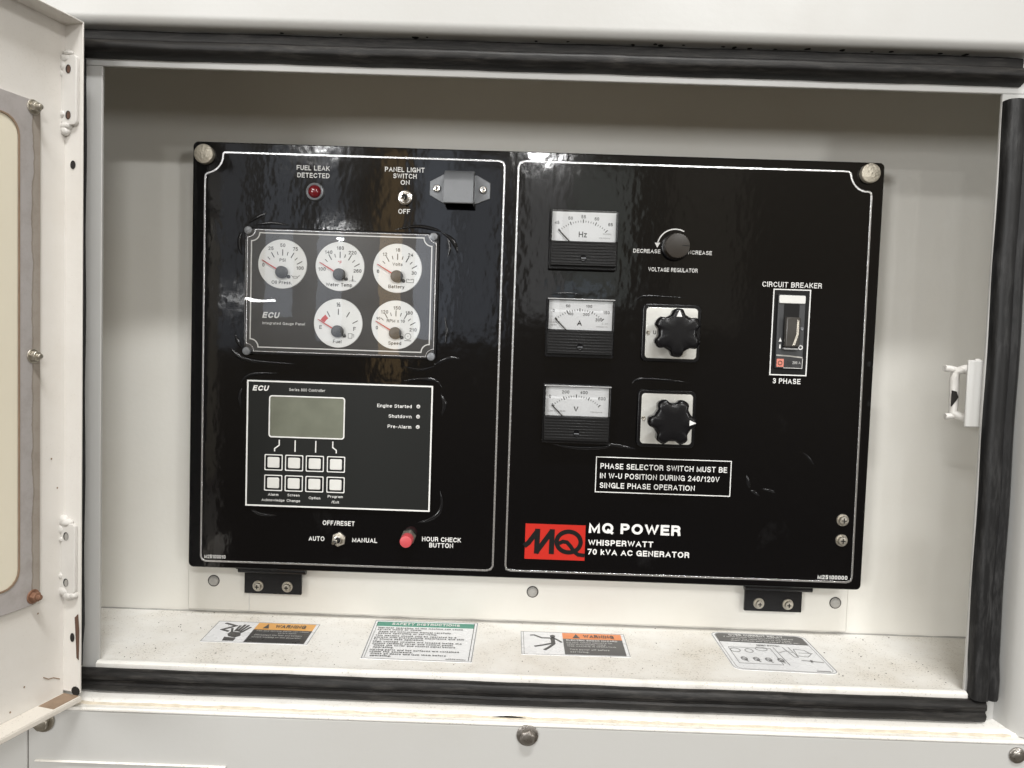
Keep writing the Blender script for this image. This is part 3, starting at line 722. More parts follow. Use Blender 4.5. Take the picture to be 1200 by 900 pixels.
for i, (cy, cz, ry, rz) in enumerate(((.0025, .2910, .0080, .0045), (.0005, .2845, .0045, .0065), (.0060, .2960, .0060, .003), (-.0005, .2760, .003, .004), (.0010, .2375, .0038, .0042), (.0035, .2260, .0070, .0040), (.0030, .2215, .0050, .0050),
                                      (.0020, -.1640, .0065, .0060), (.0060, -.1655, .0070, .0045), (.0000, -.1730, .0045, .0060), (.0010, -.1830, .0030, .0040), (.0000, -.2200, .0042, .0046), (.0030, -.2360, .0072, .0060), (.0090, -.2400, .0075, .0045), (.0150, -.2390, .0045, .004))):
    dp('weld_bead', blob(.0018, cy, cz, .0042, ry, rz, i), 'weldpaint', ang=80)
dp('drilled_hole', fpoly([(.0105+.0030*math.cos(t), .1890+.0042*math.sin(t)) for t in [2*PI*k/16 for k in range(16)]], .0003, .0007), 'dark')
dp('drilled_hole', fpoly([(.0118+.0026*math.cos(t), -.2830+.0046*math.sin(t)) for t in [2*PI*k/16 for k in range(16)]], .0003, .0007), 'dark')
dp('corroded_slot', fpoly([(.0150, -.262), (.0190, -.258), (.0205, -.275), (.0200, -.305), (.0175, -.303), (.0165, -.285)], .0003, .0008), 'rusty')

# ================================================================== CONTROL PANEL BOARD
panel = thing('control_panel', 'large glossy black control panel board with two silver outlined fields and white lettering', 'control panel', (0, 0, -.2533))
pz = .2533
def off(mb, dx=0, dy=0, dz_=0):
    mb.v = [(x+dx, y+dy, z+dz_) for x, y, z in mb.v]; return mb
def pp(name, mb, mat, bevel=0, **k): return part(name, off(mb, 0, 0, pz), mat, panel, bevel, **k)
pp('board', MB().prism(rrect(-.405, .405, -.2533, .2533, .006), 0, .016), 'lacquer', .0012)
# silver border lines
Lp = [(-360, 241.4), (-367.2, 241.4), (-369.0, 240.2), *arc(-390.5, 238, 21.2, -4, -72, 7), (-387.6, 216.6), (-389.6, 214.8), (-390.2, 211), (-389.8, -239), (-388.2, -243.6), (-384, -245.2),
      (-45, -245.0), (-40, -243.4), (-37.6, -239), (-38.6, 234), (-40.2, 239.6), (-45, 241.4)]
Rp = [(355, 242), (362.8, 241.8), (365.2, 240.2), *arc(387, 240, 21.0, 186, 258, 7), (388.0, 219.2), (390.6, 217.6), (391.2, 213), (393.4, -238), (392, -242.4), (387, -244.2), (-16, -244.2), (-21, -242.6), (-22.3, -238), (-22.3, 235), (-20.5, 240), (-15, 242)]
pp('border_line', MB().ribbon(mm(Lp), .0021, -.0006, -.00005, True), 'silver', .0002)
pp('border_line', MB().ribbon(mm(Rp), .0021, -.0006, -.00005, True), 'silver', .0002)
def plet(items, mat='white', **k):
    return lettering(panel, [(s, x, z+pz*1000, *r) for s, x, z, *r in items], mat, y=-.0006, **k)
plet([('FUEL LEAK', -263.0, 226.4, 5.6, 39), ('DETECTED', -262.6, 217.8, 5.6, 38)])
plet([('PANEL LIGHT', -155.6, 227.8, 5.6, 46.5), ('SWITCH', -155.2, 220.4, 5.6, 27.5), ('ON', -154.8, 213.0, 5.6, 10.5)])
plet([('OFF', -155.0, 179.4, 5.6, 14)])
plet([('OFF/RESET', -224.2, -193.7, 5.6, 38.5)])
plet([('AUTO', -250.5, -213.3, 5.6, 19)])
plet([('MANUAL', -192.4, -213.3, 5.6, 30)])
plet([('HOUR CHECK', -100.0, -209.2, 5.6, 47), ('BUTTON', -100.3, -216.4, 5.6, 28.5)])
plet([('M25100010', -372.6, -239.6, 4.4, 25.5)])
plet([('M25100000', 370.2, -238.7, 5.0, 35.5)])
plet([('CIRCUIT BREAKER', 303.8, 108.2, 6.2, 70)])
plet([('3 PHASE', 303.2, -5.2, 6.2, 33)])
plet([('DECREASE', 131.6, 142.3, 4.6, 32, 'c')])
plet([('INCREASE', 193.4, 142.3, 4.6, 29.5, 'c')])
plet([('VOLTAGE REGULATOR', 163.2, 121.2, 4.8, 58)])
plet([('PHASE SELECTOR SWITCH MUST BE', 162.6, -113.6, 6.6, 151), ('IN W-U POSITION DURING 240/120V', 87.0, -125.2, 6.6, 142.5, 'l'), ('SINGLE PHASE OPERATION', 87.0, -136.8, 6.6, 113.5, 'l')], bold=.018)
plet([('MQ POWER', 76.0, -188.6, 12.6, 110, 'l')], bold=.052)
plet([('WHISPERWATT', 75.8, -206.4, 7.0, 78, 'l'), ('70 kVA AC GENERATOR', 75.6, -218.0+.3, 7.0, 122, 'l')], bold=.036)
pp('outline_box', MB().ribbon(mm([(82, -103), (242.6, -103), (242.6, -145), (82, -145)]), .0010, -.0006, -.00005, True), 'white')
# maker's emblem: red field, black slanted strokes
pp('emblem_field', MB().box(.0002, .0722, -.0005, -.00005, -.2290, -.1862), 'redlogo')
em = MB()
em.ribbon(mm([(-.6, -213.5), (4.5, -209.2), (15.4, -193.8)]), .0058, -.0009, -.0005)
em.ribbon(mm([(14.9, -192.0), (14.4, -222.2)]), .0062, -.00088, -.0005)
em.ribbon(mm([(13.4, -221.4), (32.6, -193.6)]), .0058, -.00086, -.0005)
em.ribbon(mm([(32.4, -192.0), (32.2, -222.2)]), .0062, -.00084, -.0005)
em.ribbon(mm([(52.5+14.4*math.cos(t), -206.9+12.6*math.sin(t)) for t in [2*PI*k/36 for k in range(36)]]), .0052, -.00082, -.0005, True)
em.ribbon(mm([(41.0, -208.8), (45.5, -206.6), (50.5, -207.2), (55.0, -212.0), (59.5, -218.5), (64.5, -222.0), (72.1, -222.6)]), .0046, -.00080, -.0005)
pp('emblem_mark', em, 'ink')
# round plated caps and screws
def capm(x, z, r, lab):
    m_ = MB().lathe(x, z, [(-.0062, r*.90), (-.0058, r*.97), (-.0048, r), (0, r)], 40)
    pp('corner_cap', m_, 'cap', label=lab)
capm(-.3905, .2380, .0113, 'round plated cap in the upper left corner')
capm(.3870, .2400, .0113, 'round plated cap in the upper right corner')
for z in (-.1690, -.1935):
    m_ = MB().lathe(.3785, z, [(-.0014, .0070), (0, .0074)], 28)
    m_.lathe(.3785, z, [(-.0052, .0028), (-.0050, .0044), (-.0036, .0054), (-.0014, .0056)], 24)
    pp('screw', m_, 'zinc')
    m2 = MB(); m2.box(.3785-.0030, .3785+.0030, -.0054, -.00505, z-.0006, z+.0006); m2.box(.3785-.0006, .3785+.0006, -.00545, -.00506, z-.0030, z+.0030)
    pp('screw_slot', m2, 'ink')
# hinge brackets under the panel
def bracket(x0, x1):
    pp('hinge_bracket', MB().box(x0, x1, .0300, .0345, -.2935, -.2560), 'black', .0008)
    pp('hinge_barrel', MB().tube([(x0-.004+(x1-x0)*i/6, .0215, -.2605) for i in range(8)], .0042, 12), 'black')
    pp('hinge_leaf_or_light_stop', MB().box(x0-.006, x1+.003, .0160, .0185, -.2590, -.2540), 'black', .0004)
    for x in (x0+.0175, x1-.0175):
        m_ = MB().lathe(x, -.2835, [(.0288, .0066), (.0300, .0069)], 24)
        m_.lathe(x, -.2835, [(.0245, .0026), (.0248, .0042), (.0262, .0048), (.0288, .0049)], 20)
        pp('screw', m_, 'zinc')
        m2 = MB(); m2.box(x-.0026, x+.0026, .0242, .02447, -.2841, -.2829); m2.box(x-.0006, x+.0006, .0241, .02448, -.2861, -.2809)
        pp('screw_slot', m2, 'ink')
bracket(-.3475, -.2760)
bracket(.2760, .3470)
# wrinkles of the lacquer film round the cut-outs
def wr(pts, r=.0012):
    P = [Vector((x*MM, -.0002, z*MM)) for x, z in pts]; out = []
    for i in range(len(P)-1):
        for k in range(4):
            t = k/4; a = P[max(0, i-1)]; b = P[i]; c = P[i+1]; d = P[min(len(P)-1, i+2)]
            out.append(.5*((2*b)+(c-a)*t+(2*a-5*b+4*c-d)*t*t+(3*b-a-3*c+d)*t**3))
    out.append(P[-1])
    m_ = MB().tube(out, r*1.9, 10, taper=True); m_.v = [(x, (y+.0002)*.42-.0001, z) for x, y, z in m_.v]; pp('film_wrinkle', m_, 'film', ang=80)
wr([(-345, 149), (-349, 142), (-348, 130), (-345, 122)]); wr([(-338, 160), (-330, 166), (-316, 173)], .0009); wr([(-332, 158), (-310, 161), (-290, 159)], .0009)
wr([(-165, 158), (-140, 162.5), (-120, 160), (-110, 157)]); wr([(-110, 156), (-100, 150), (-94, 142), (-91, 133)], .0015); wr([(-104, 152), (-100, 140), (-102, 128)], .0009)
wr([(-352, 28), (-349, 20), (-344, 12)], .0013); wr([(-357, 12), (-351, 5), (-341, 0), (-320, -3), (-280, -4)], .0015)
wr([(-115, 0), (-106, 5), (-96, 9), (-84, 8)], .0014); wr([(-150, -3), (-130, -6), (-114, -1)], .0010); wr([(-104, 60), (-101, 40), (-103, 20)], .0008)
wr([(-345, -30), (-338, -21), (-325, -17), (-300, -16)], .0012); wr([(-343, -35), (-346, -45), (-344, -58)], .0012); wr([(-150, -20), (-130, -17), (-112, -19), (-105, -27)], .0012)
wr([(-106, -34), (-101, -46), (-104, -60)], .0015); wr([(-104, -150), (-101, -165), (-105, -178), (-118, -187), (-128, -189)], .0012); wr([(-330, -181), (-318, -186), (-300, -187)], .0010)
wr([(262, -119), (264, -128), (266, -134)], .0012); wr([(267, -137), (272, -139), (278, -143)], .0010); wr([(281, -135), (290, -136), (297, -139)], .0010); wr([(328, -90), (334, -95), (341, -104)], .0008)
wr([(20, 88), (40, 90), (60, 88)], .0006); wr([(90, -87), (110, -89), (128, -92)], .0010); wr([(30, -90), (60, -93), (92, -91), (100, -86)], .0012)
wr([(122, 84), (126, 88), (140, 90), (180, 89)], .0007); wr([(121, -14), (127, -9), (150, -8), (190, -11)], .0008)

# ================================================================== GAUGE CLUSTER
gc = thing('gauge_cluster', 'grey engine gauge module holding five round white dials, upper left of the panel', 'gauge cluster', (-.227, 0, .006))
def gp(name, mb, mat, bevel=0, parent=None, **k):
    return part(name, off(mb, .227, 0, -.006), mat, parent or gc, bevel, **k)
def grid(pts): return pts
gx0, gx1, gz0, gz1 = -.3405, -.1120, .0062, .1547
gp('housing', MB().prism(rrect(gx0, gx1, gz0, gz1, .003), -.0050, -.0001), 'black', .0010)
GX0, GX1, GZ0, GZ1 = -.3375, -.1145, .0085, .1525
gp('faceplate', MB().prism(rrect(GX0, GX1, GZ0, GZ1, .003), -.0068, -.0050), 'greyplate', .0004)
# white line with concave corners round the screws
def concave(x0, x1, z0, z1, r):
    P = []
    for cx, cz, a0, a1 in ((x1, z1, 270, 180), (x0, z1, 360, 270), (x0, z0, 90, 0), (x1, z0, 180, 90)):
        P += arc(cx, cz, r, a0, a1, 8)
    return P
gp('white_border', MB().ribbon(mm(concave(-332.0, -120.5, 14.6, 148.3, 9.5)), .0013, -.0073, -.0068, True), 'white')
gp('raised_edge', MB().ribbon(mm(concave(-336.6, -115.4, 9.6, 151.8, 9.0)), .0010, -.0076, -.0068, True), 'silver', .0002)
for x, z in ((-.3355, .1505), (-.1185, .1500), (-.3355, .0095), (-.1180, .0100)):
    m_ = MB().lathe(x, z, [(-.0102, .0030), (-.0098, .0043), (-.0088, .0048), (-.0069, .0048)], 20)
    gp('screw', m_, 'greysteel')
def dial(cx, cz, nums, unit, name, icon, needle=-60, short=(-45, -15, 15, 45), longt=(-60, -30, 0, 30, 60), red=False, hubw=1):
    d = gp('gauge_dial', MB().lathe(cx*MM, cz*MM, [(-.0078, .0274), (-.0078, .0284), (-.0068, .0288)], 56), 'dial',
           label={'Oil Press.': 'oil pressure dial', 'Water Temp': 'water temperature dial', 'Battery': 'battery volts dial', 'Fuel': 'fuel level dial', 'Speed': 'engine speed dial'}[name])
    cx0, cz0 = cx, cz-9.6
    tk = MB()
    for a, r0, r1, wd in [(a, 19.6, 26.6, .85) for a in longt]+[(a, 20.6, 24.6, .7) for a in short]:
        t = math.radians(90-a)
        tk.ribbon(mm([(cx0+r0*math.cos(t), cz0+r0*math.sin(t)), (cx0+r1*math.cos(t), cz0+r1*math.sin(t))]), wd*MM, -.0081, -.0078)
    gp('scale_marks', tk, 'ink', parent=d)
    for k, (s, x, z, H) in enumerate(nums+[(unit, 0, 14.3 if unit else 0, 3.7), (name, -.6, -11.8, 4.0)]):
        if not s: continue
        lettering(d, [(s, cx0+x+227, cz0+z-6, H, None)], 'redneedle' if s == '°F' else 'ink', y=-.0080, bold=.012)
    ic = MB(); ix, iz = cx0+15.2, cz0-4.6
    if icon == 'oil': ic.ribbon(mm([(ix-5, iz+1.5), (ix-3, iz), (ix-2, iz-1.8), (ix+2, iz-1.8), (ix+3.4, iz+.4), (ix+5.4, iz+1.4)]), .0006, -.0081, -.0078); ic.ribbon(mm([(ix-3, iz+.3), (ix+1, iz+.4), (ix+2.4, iz-.6)]), .0005, -.0081, -.0078)
    if icon == 'temp': ic.ribbon(mm([(ix, iz-1), (ix, iz+4)]), .0009, -.0081, -.0078); ic.prism(mm(circle(ix, iz-1.2, 1.1, 12)), -.0081, -.0078); ic.ribbon(mm([(ix-4, iz-2.6), (ix-2, iz-2.1), (ix, iz-2.9), (ix+2, iz-2.2), (ix+4, iz-2.7)]), .0005, -.0081, -.0078)
    if icon == 'batt': ic.ribbon(mm([(ix-4, iz-2), (ix+4, iz-2), (ix+4, iz+2), (ix+2, iz+2), (ix+2, iz+1.2), (ix-2, iz+1.2), (ix-2, iz+2), (ix-4, iz+2)]), .0006, -.0081, -.0078, True)
    if icon == 'fuel': ic.ribbon(mm([(ix-3, iz-3), (ix+1.5, iz-3), (ix+1.5, iz+2.5), (ix-3, iz+2.5)]), .0006, -.0081, -.0078, True); ic.ribbon(mm([(ix+1.5, iz+1), (ix+3.5, iz+1.6), (ix+3.7, iz-2)]), .0005, -.0081, -.0078)
    if icon == 'rpm': ic.ribbon(mm(circle(ix-.5, iz+1.2, 3.6, 16)), .0006, -.0081, -.0078, True); ic.ribbon(mm([(ix-4.5, iz-3.8), (ix+3.5, iz-3.9)]), .0009, -.0081, -.0078); ic.ribbon(mm([(ix-.5, iz+2), (ix-.5, iz+.4)]), .0007, -.0081, -.0078)
    gp('symbol', ic, 'greyink', parent=d)
    if red:
        t0, t1 = math.radians(90+58), math.radians(90+38)
        P = [(cx0+r*math.cos(t), cz0+r*math.sin(t)) for r, t in ((19, t0), (24.5, t0), (24.5, (t0+t1)/2), (24.5, t1), (19, t1), (19, (t0+t1)/2))]
        gp('red_zone', MB().prism(mm(P), -.00805, -.0078), 'redneedle', parent=d)
    t = math.radians(90-needle); c, s = math.cos(t), math.sin(t)
    nd = MB(); a = mm([(cx0-s*.8+c*5, cz0+c*.8+s*5), (cx0+s*.8+c*5, cz0-c*.8+s*5), (cx0+c*27+s*.35, cz0+s*27-c*.35), (cx0+c*27-s*.35, cz0+s*27+c*.35)])
    nd.prism(a, -.0112, -.0104)
    gp('needle', nd, 'redneedle', parent=d)
    hb = MB().lathe(cx0*MM, cz0*MM, [(-.0138, .0060), (-.0134, .0068), (-.0126, .0071), (-.0090, .0071), (-.0079, .0050)], 32)
    st = math.radians(-33)
    hb.lathe((cx0+9*math.cos(st))*MM, (cz0+9*math.sin(st))*MM, [(-.0110, .0006), (-.0105, .0016), (-.0082, .0022)], 12)
    gp('hub', hb, 'hub', parent=d)
    return d
dial(-295.0, 112.6, [('0', -22.5, 8, 4.1), ('25', -14.0, 27.5, 4.1), ('50', 0, 31.5, 4.1), ('75', 14.8, 27.5, 4.1), ('100', 20.6, 5.6, 4.1)], 'PSI', 'Oil Press.', 'oil')
dial(-227.6, 112.0, [('100', -21.0, 6, 4.1), ('140', -13.6, 25.8, 4.1), ('180', 0, 31.0, 4.1), ('220', 14.4, 26, 4.1), ('260', 20.6, 5, 4.1)], '°F', 'Water Temp', 'temp')
dial(-160.2, 112.0, [('6', -22.5, 5.4, 4.1), ('12', -15, 25.5, 4.1), ('18', 0, 31.0, 4.1), ('24', 15, 25.5, 4.1), ('30', 19.6, 4.6, 4.1)], 'Volts', 'Battery', 'batt')
dial(-228.3, 45.6, [('E', -20.5, 4.5, 4.2), ('½', 0, 31.5, 5), ('F', 19.6, 3.5, 4.6)], '', 'Fuel', 'fuel', short=(), red=True)
dial(-160.5, 45.8, [('0', -22.0, 5.8, 4.1), ('90', -20.5, 16.8, 3.2), ('120', -13.5, 24.6, 4.1), ('150', 1, 29.6, 4.1), ('180', 15.4, 24.2, 4.1), ('210', 20.4, 4.6, 4.1)], 'RPM x 10', 'Speed', 'rpm')
lettering(gc, [('ECU', -307.6+227, 52.6-6, 7.0, 21)], 'white', y=-.0072, bold=.05, shear=.25)
lettering(gc, [('Integrated Gauge Panel', -292.6+227, 43.2-6, 3.2, 50)], 'white', y=-.0072, bold=.01)
# clear lens over the module
gp('clear_cover', MB().prism(rrect(GX0+.002, GX1-.002, GZ0+.002, GZ1-.002, .006), -.0170, -.0164), 'glass')

# ================================================================== ENGINE CONTROLLER
ec = thing('engine_controller', 'black engine controller with blank display and eight square grey keys, below the dials', 'controller', (-.2255, 0, -.175))
def cp(name, mb, mat, bevel=0, parent=None, **k): return part(name, off(mb, .2255, 0, .175), mat, parent or ec, bevel, **k)
def clet(items, mat='white', **k): return lettering(ec, [(s, x+225.5, z+175, *r) for s, x, z, *r in items], mat, y=-.0040, **k)
cp('faceplate', MB().prism(rrect(-.3365, -.1145, -.1760, -.0240, .002), -.0035, -.0001), 'charcoal', .0006)
cp('white_border', MB().ribbon(mm([(-335.0, -25.6), (-115.8, -25.6), (-115.8, -174.6), (-335.0, -174.6)]), .0017, -.0039, -.0035, True), 'white')
clet([('ECU', -319.3, -34.0, 6.4, 20)], bold=.05, shear=.25)
clet([('Series 800 Controller', -264.2, -34.6, 3.4, 43)], 'whitegrey', bold=.008)
dsp = cp('display', MB().prism(rrect(-.3082, -.2198, -.0912, -.0430, .0025), -.0038, -.0034), 'lcd')
cp('display_frame', ringprism([(x, z) for x, z in rrect(-.3092, -.2188, -.0922, -.0420, .0035)], [(x, z) for x, z in rrect(-.3078, -.2202, -.0908, -.0434, .0025)], -.0046, -.0035), 'white', parent=dsp)
cp('display_window', MB().prism(rrect(-.3076, -.2204, -.0906, -.0436, .0022), -.0044, -.0042), 'glass', parent=dsp)
for z, s, wd in ((-49.8, 'Engine Started', 41), (-61.9, 'Shutdown', 27.2), (-74.2, 'Pre-Alarm', 28)):
    clet([(s, -139.6, z-.2, 4.0, wd, 'r')], bold=.008)
    l_ = cp('indicator_light', MB().lathe(-.1318, z*MM, [(-.0050, .0012), (-.0048, .0021), (-.0036, .0024)], 18), 'whitegrey')
    cp('light_dot', MB().lathe(-.1318, z*MM, [(-.0054, .0006), (-.0049, .0009)], 10), 'greyink', parent=l_)
for r_, z in enumerate((-122.3, -146.9)):
    for x in (-302.8, -278.2, -253.5, -228.2):
        k_ = cp('key', MB().prism(rrect((x-7.2)*MM, (x+7.2)*MM, (z-6.4)*MM, (z+6.4)*MM, .0016, 3), -.0046, -.0035), 'btn', .0006)
        cp('key_outline', ringprism(rrect((x-10.8)*MM, (x+10.8)*MM, (z-9.6)*MM, (z+9.6)*MM, .0012, 3), rrect((x-9.7)*MM, (x+9.7)*MM, (z-8.5)*MM, (z+8.5)*MM, .0009, 3), -.0039, -.0035), 'white', parent=k_)
        cp('key_gap', ringprism(rrect((x-9.6)*MM, (x+9.6)*MM, (z-8.4)*MM, (z+8.4)*MM, .0009, 3), rrect((x-7.3)*MM, (x+7.3)*MM, (z-6.5)*MM, (z+6.5)*MM, .0016, 3), -.00365, -.0035), 'ink', parent=k_)
for P in ([(-296.4, -95), (-296.4, -101.5), (-301.8, -105.6), (-301.8, -109)], [(-277.4, -95), (-277.4, -108.8)], [(-252.8, -95), (-252.8, -108.8)], [(-232.5, -95), (-232.5, -102.2), (-228.2, -105.4), (-228.2, -109)]):
    cp('leader_line', MB().ribbon(mm(P), .0013, -.0039, -.0035), 'white')
clet([('Alarm', -302.6, -160.9, 3.1, 12.5), ('Acknowledge', -302.6, -167.6, 3.1, 27.5)], bold=.006)
clet([('Screen', -278.2, -160.9, 3.1, 14.5), ('Change', -278.2, -167.6, 3.1, 16.2)], bold=.006)
clet([('Option', -253.0, -163.4, 3.1, 13.8)], bold=.006)
clet([('Program', -228.2, -160.9, 3.1, 18), ('/Exit', -228.0, -167.6, 3.1, 9)], bold=.006)

# ================================================================== SMALL LEFT-HAND CONTROLS
def small(name, label, cat, x, z): return thing(name, label, cat, (x, 0, z))
t = small('indicator_lamp', 'round red pilot lamp under the words FUEL LEAK DETECTED', 'indicator lamp', -.2600, .1985)
part('bezel', MB().lathe(0, 0, [(-.0045, .0080), (-.0050, .0086), (-.0045, .0100), (-.0012, .0106), (0, .0108)], 40), 'greysteel', t)
part('lens', MB().lathe(0, 0, [(-.0092, .0010), (-.0090, .0032), (-.0080, .0054), (-.0062, .0070), (-.0046, .0076)], 32), 'redlens', t, ang=80)
def toggle(name, label, x, z, hexn, tip, rot_):
    t = small(name, label, 'toggle switch', x, z)
    m_ = MB().lathe(0, 0, [(-.0026, .0046), (-.0030, .0052), (-.0030, .0078), (-.0022, .0088), (0, .0088)], 6 if hexn else 32, rot_)
    part('nut', m_, 'chrome' if not hexn else 'zinc', t, .0003)
    part('collar', MB().lathe(0, 0, [(-.0062, .0034), (-.0066, .0040), (-.0064, .0050), (-.0030, .0052)], 24), 'chrome', t)
    part('collar_bore', MB().lathe(0, 0, [(-.00635, .0030), (-.00625, .0034)], 20), 'ink', t)
    a = Vector((0, -.006, 0)); b = Vector(tip)
    P = [a.lerp(b, k/4) for k in range(5)]
    n = 12; rr = []
    for p, r in zip(P, (.0015, .0018, .0021, .0024, .0018)):
        rr.append([(p.x+r*math.cos(2*PI*i/n), p.y, p.z+r*math.sin(2*PI*i/n)) for i in range(n)])
    part('lever', MB().rings(rr), 'chrome', t, ang=70)
toggle('toggle_switch', 'chrome toggle switch with a round nut between ON and OFF', -.1542, .1955, False, (-.0010, -.020, -.0055), 0)
toggle('toggle_switch', 'toggle switch with a hex nut between AUTO and MANUAL', -.2236, -.2132, True, (-.0018, -.022, .0005), .4)
t = small('push_button', 'pink red push button left of HOUR CHECK BUTTON', 'push button', -.1398, -.2075)
part('nut', MB().lathe(0, 0, [(-.0040, .0050), (-.0046, .0080), (-.0030, .0092), (0, .0094)], 6, .2), 'zinc', t, .0005)
part('collar', MB().lathe(0, 0, [(-.0100, .0070), (-.0104, .0076), (-.0096, .0080), (-.0040, .0080)], 28), 'zinc', t)
part('button_cap', MB().lathe(0, 0, [(-.0245, .0058), (-.0240, .0068), (-.0225, .0073), (-.0100, .0074)], 32), 'redbutton', t)
# hooded panel light
t = small('panel_lamp', 'small grey hooded metal lamp screwed to the upper left field', 'lamp', -.0900, .2070)
ear = [(-.0355, -.008), (-.0355, .008), (-.0200, .0165), (.0200, .0165), (.0355, .008), (.0355, -.010), (.0200, -.0165), (-.0200, -.0165)]
part('base_plate', MB().prism(ear, -.0022, -.0001), 'greysteel', t, .0006)
hood = MB(); xs = (-.0172, .0172)
pf = [(-.0023, .0200), (-.0060, .0203), (-.0120, .0190), (-.0200, .0140), (-.0235, .0095), (-.0245, .0050), (-.0245, -.0200), (-.0230, -.0200), (-.0230, .0040), (-.0215, .0085), (-.0110, .0172), (-.0023, .0180)]
hood.rings([[(x, y, z) for y, z in pf] for x in xs])
part('hood', hood, 'greysteel', t, .0022, 3, ang=50)
sidep = [(-.0023, .0185), (-.0110, .0175), (-.0200, .0125), (-.0238, .0070), (-.0238, -.0195), (-.0023, -.0195)]
for sx in (-.0172, .0160):
    m_ = MB().rings([[(x, y, z) for y, z in sidep] for x in (sx, sx+.0012)]); part('hood_side', m_, 'greysteel', t, .0003)
for sx in (-.0270, .0270):
    m_ = MB().lathe(sx, 0, [(-.0050, .0018), (-.0052, .0036), (-.0040, .0046), (-.0022, .0048)], 20); s_ = part('screw', m_, 'chrome', t)
    m2 = MB(); m2.box(sx-.0024, sx+.0024, -.00545, -.00522, -.0004, .0004); m2.box(sx-.0004, sx+.0004, -.00548, -.00524, -.0024, .0024); part('screw_slot', m2, 'ink', s_)

# ================================================================== PANEL METERS
def meter(x0, z1, letter, label, nums, small_txt, ndl=47, cross=False, acr=True, minor=True):
    W, H = .0800, .0690; t = thing('panel_meter', label, 'meter', (x0+W/2, 0, z1-H), 'square analogue meters on the right field')
    def a(name, mb, mat, bevel=0, parent=None, **k): return part(name, off(mb, -W/2, 0, 0), mat, parent or t, bevel, **k)
    a('case', MB().prism(rrect(0, W, 0, H, .0015, 3), -.0110, -.0001), 'black', .0008)
    zt, zb = H-.0028, .0325
    card = a('dial_card', MB().box(.0030, W-.0030, -.0113, -.0110, zb, zt), 'dial2')
    # clear window standing off the card: pane, acrylic rim, its lit look put into grey
    cv = a('clear_cover', MB().box(.0026, W-.0026, -.0196, -.0190, zb, zt+.0006), 'glass')
    if acr:
        a('cover_rim', MB().box(.0010, W-.0010, -.0190, -.0113, zt+.0008, zt+.0022), 'acrylic', .0004, parent=cv)
    a('cover_side', MB().box(.0010, .0020, -.0190, -.0111, zb, zt+.0006), 'black', parent=cv)
    a('cover_side', MB().box(W-.0020, W-.0010, -.0190, -.0111, zb, zt+.0006), 'black', parent=cv)
    lc = a('lower_cover', MB().box(.0020, W-.0020, -.0180, -.0110, .0040, zb-.0006), 'blackmat', .0006)
    k = 0; z = .0062
    rb = MB()
    while z < zb-.002:
        rb.prism([(.0028, z), (W-.0028, z), (W-.0028, z+.0016), (.0028, z+.0016)], -.0190, -.0180); z += .00335
    a('rib', rb, 'blackmat', .0004, parent=lc)
    a('adjuster', MB().lathe(W/2, .0125, [(-.0200, .0020), (-.0202, .0034), (-.0180, .0040)], 20), 'black', parent=lc)
    m2 = MB().box(W/2-.0028, W/2+.0028, -.0206, -.0203, .0121, .0129); a('adjuster_slot', m2, 'greysteel', parent=lc)
    # arc scale
    cx, cz, r = W/2-.001, zb-.0155, .0378
    tk = MB()
    N = 20 if minor else 12
    for i in range(N+1):
        an = math.radians(90+ndl-2-(2*(ndl-2))*i/N); maj = i % 5 == 0
        r0, r1 = (r-.0008, r+.0030) if maj else (r-.0002, r+.0018)
        tk.ribbon([(cx+r0*math.cos(an), cz+r0*math.sin(an)), (cx+r1*math.cos(an), cz+r1*math.sin(an))], .0009 if maj else .00055, -.0116, -.0113)
    a('scale_marks', tk, 'ink', parent=card)
    for s, x, z, Hh in nums+[(letter, W*500-1, 40.6, 6.4)]:
        lettering(card, [(s, x-W*500, z, Hh, None)], 'ink', y=-.0115, bold=.012 if len(letter) == 2 or s != letter else .03)
    lettering(card, [(s, x-W*500, z, Hh, None, al) for s, x, z, Hh, al in small_txt], 'greyink', y=-.0115, bold=.0, name='small_lettering')
    an = math.radians(90+ndl)
    nd = MB().ribbon([(cx+.016*math.cos(an), cz+.016*math.sin(an)), (cx+(r+.0025)*math.cos(an), cz+(r+.0025)*math.sin(an))], .0012, -.0142, -.0137)
    a('needle', nd, 'ink')
    return t
meter(.0160, .1860, 'Hz', 'square black meter marked Hz, topmost of the three meters', [('45', 8.3, 53.5, 3.6), ('50', 24, 59, 3.6), ('55', 39, 61, 3.6), ('60', 54.5, 59, 3.6), ('65', 70.5, 53, 3.6)],
      [('50/60Hz', 72, 41.8, 1.9, 'r'), ('YOKOGAWA', 71, 37.0, 1.7, 'r')], ndl=46, acr=False)
meter(.0158, .0835, 'A', 'square black meter marked A, middle of the three meters', [('0', 8.5, 54.2, 3.6), ('50', 25, 60, 3.4), ('100', 49.5, 60.2, 3.4), ('150', 70, 53.6, 3.6), ('100', 28, 50.8, 3.2), ('200', 46.5, 50.6, 3.2), ('300', 61.5, 44.8, 3.6)],
      [('CLASS 2.5', 5, 40.8, 1.7, 'l'), ('150/5A', 5, 37.6, 1.7, 'l'), ('C. 2.5 ~', 74, 40.6, 1.9, 'r'), ('YOKOGAWA', 72, 36.9, 1.7, 'r')], ndl=46)
meter(.0155, -.0175, 'V', 'square black meter marked V, lowest of the three meters', [('0', 8.0, 54.8, 3.8), ('200', 26, 60.4, 3.8), ('400', 47.5, 60.4, 3.8), ('600', 69, 53.8, 3.8)],
      [('CLASS 2.5 ~ 50/60', 5, 37.8, 1.8, 'l'), ('YOKOGAWA', 70, 37.6, 1.8, 'r')], ndl=46)

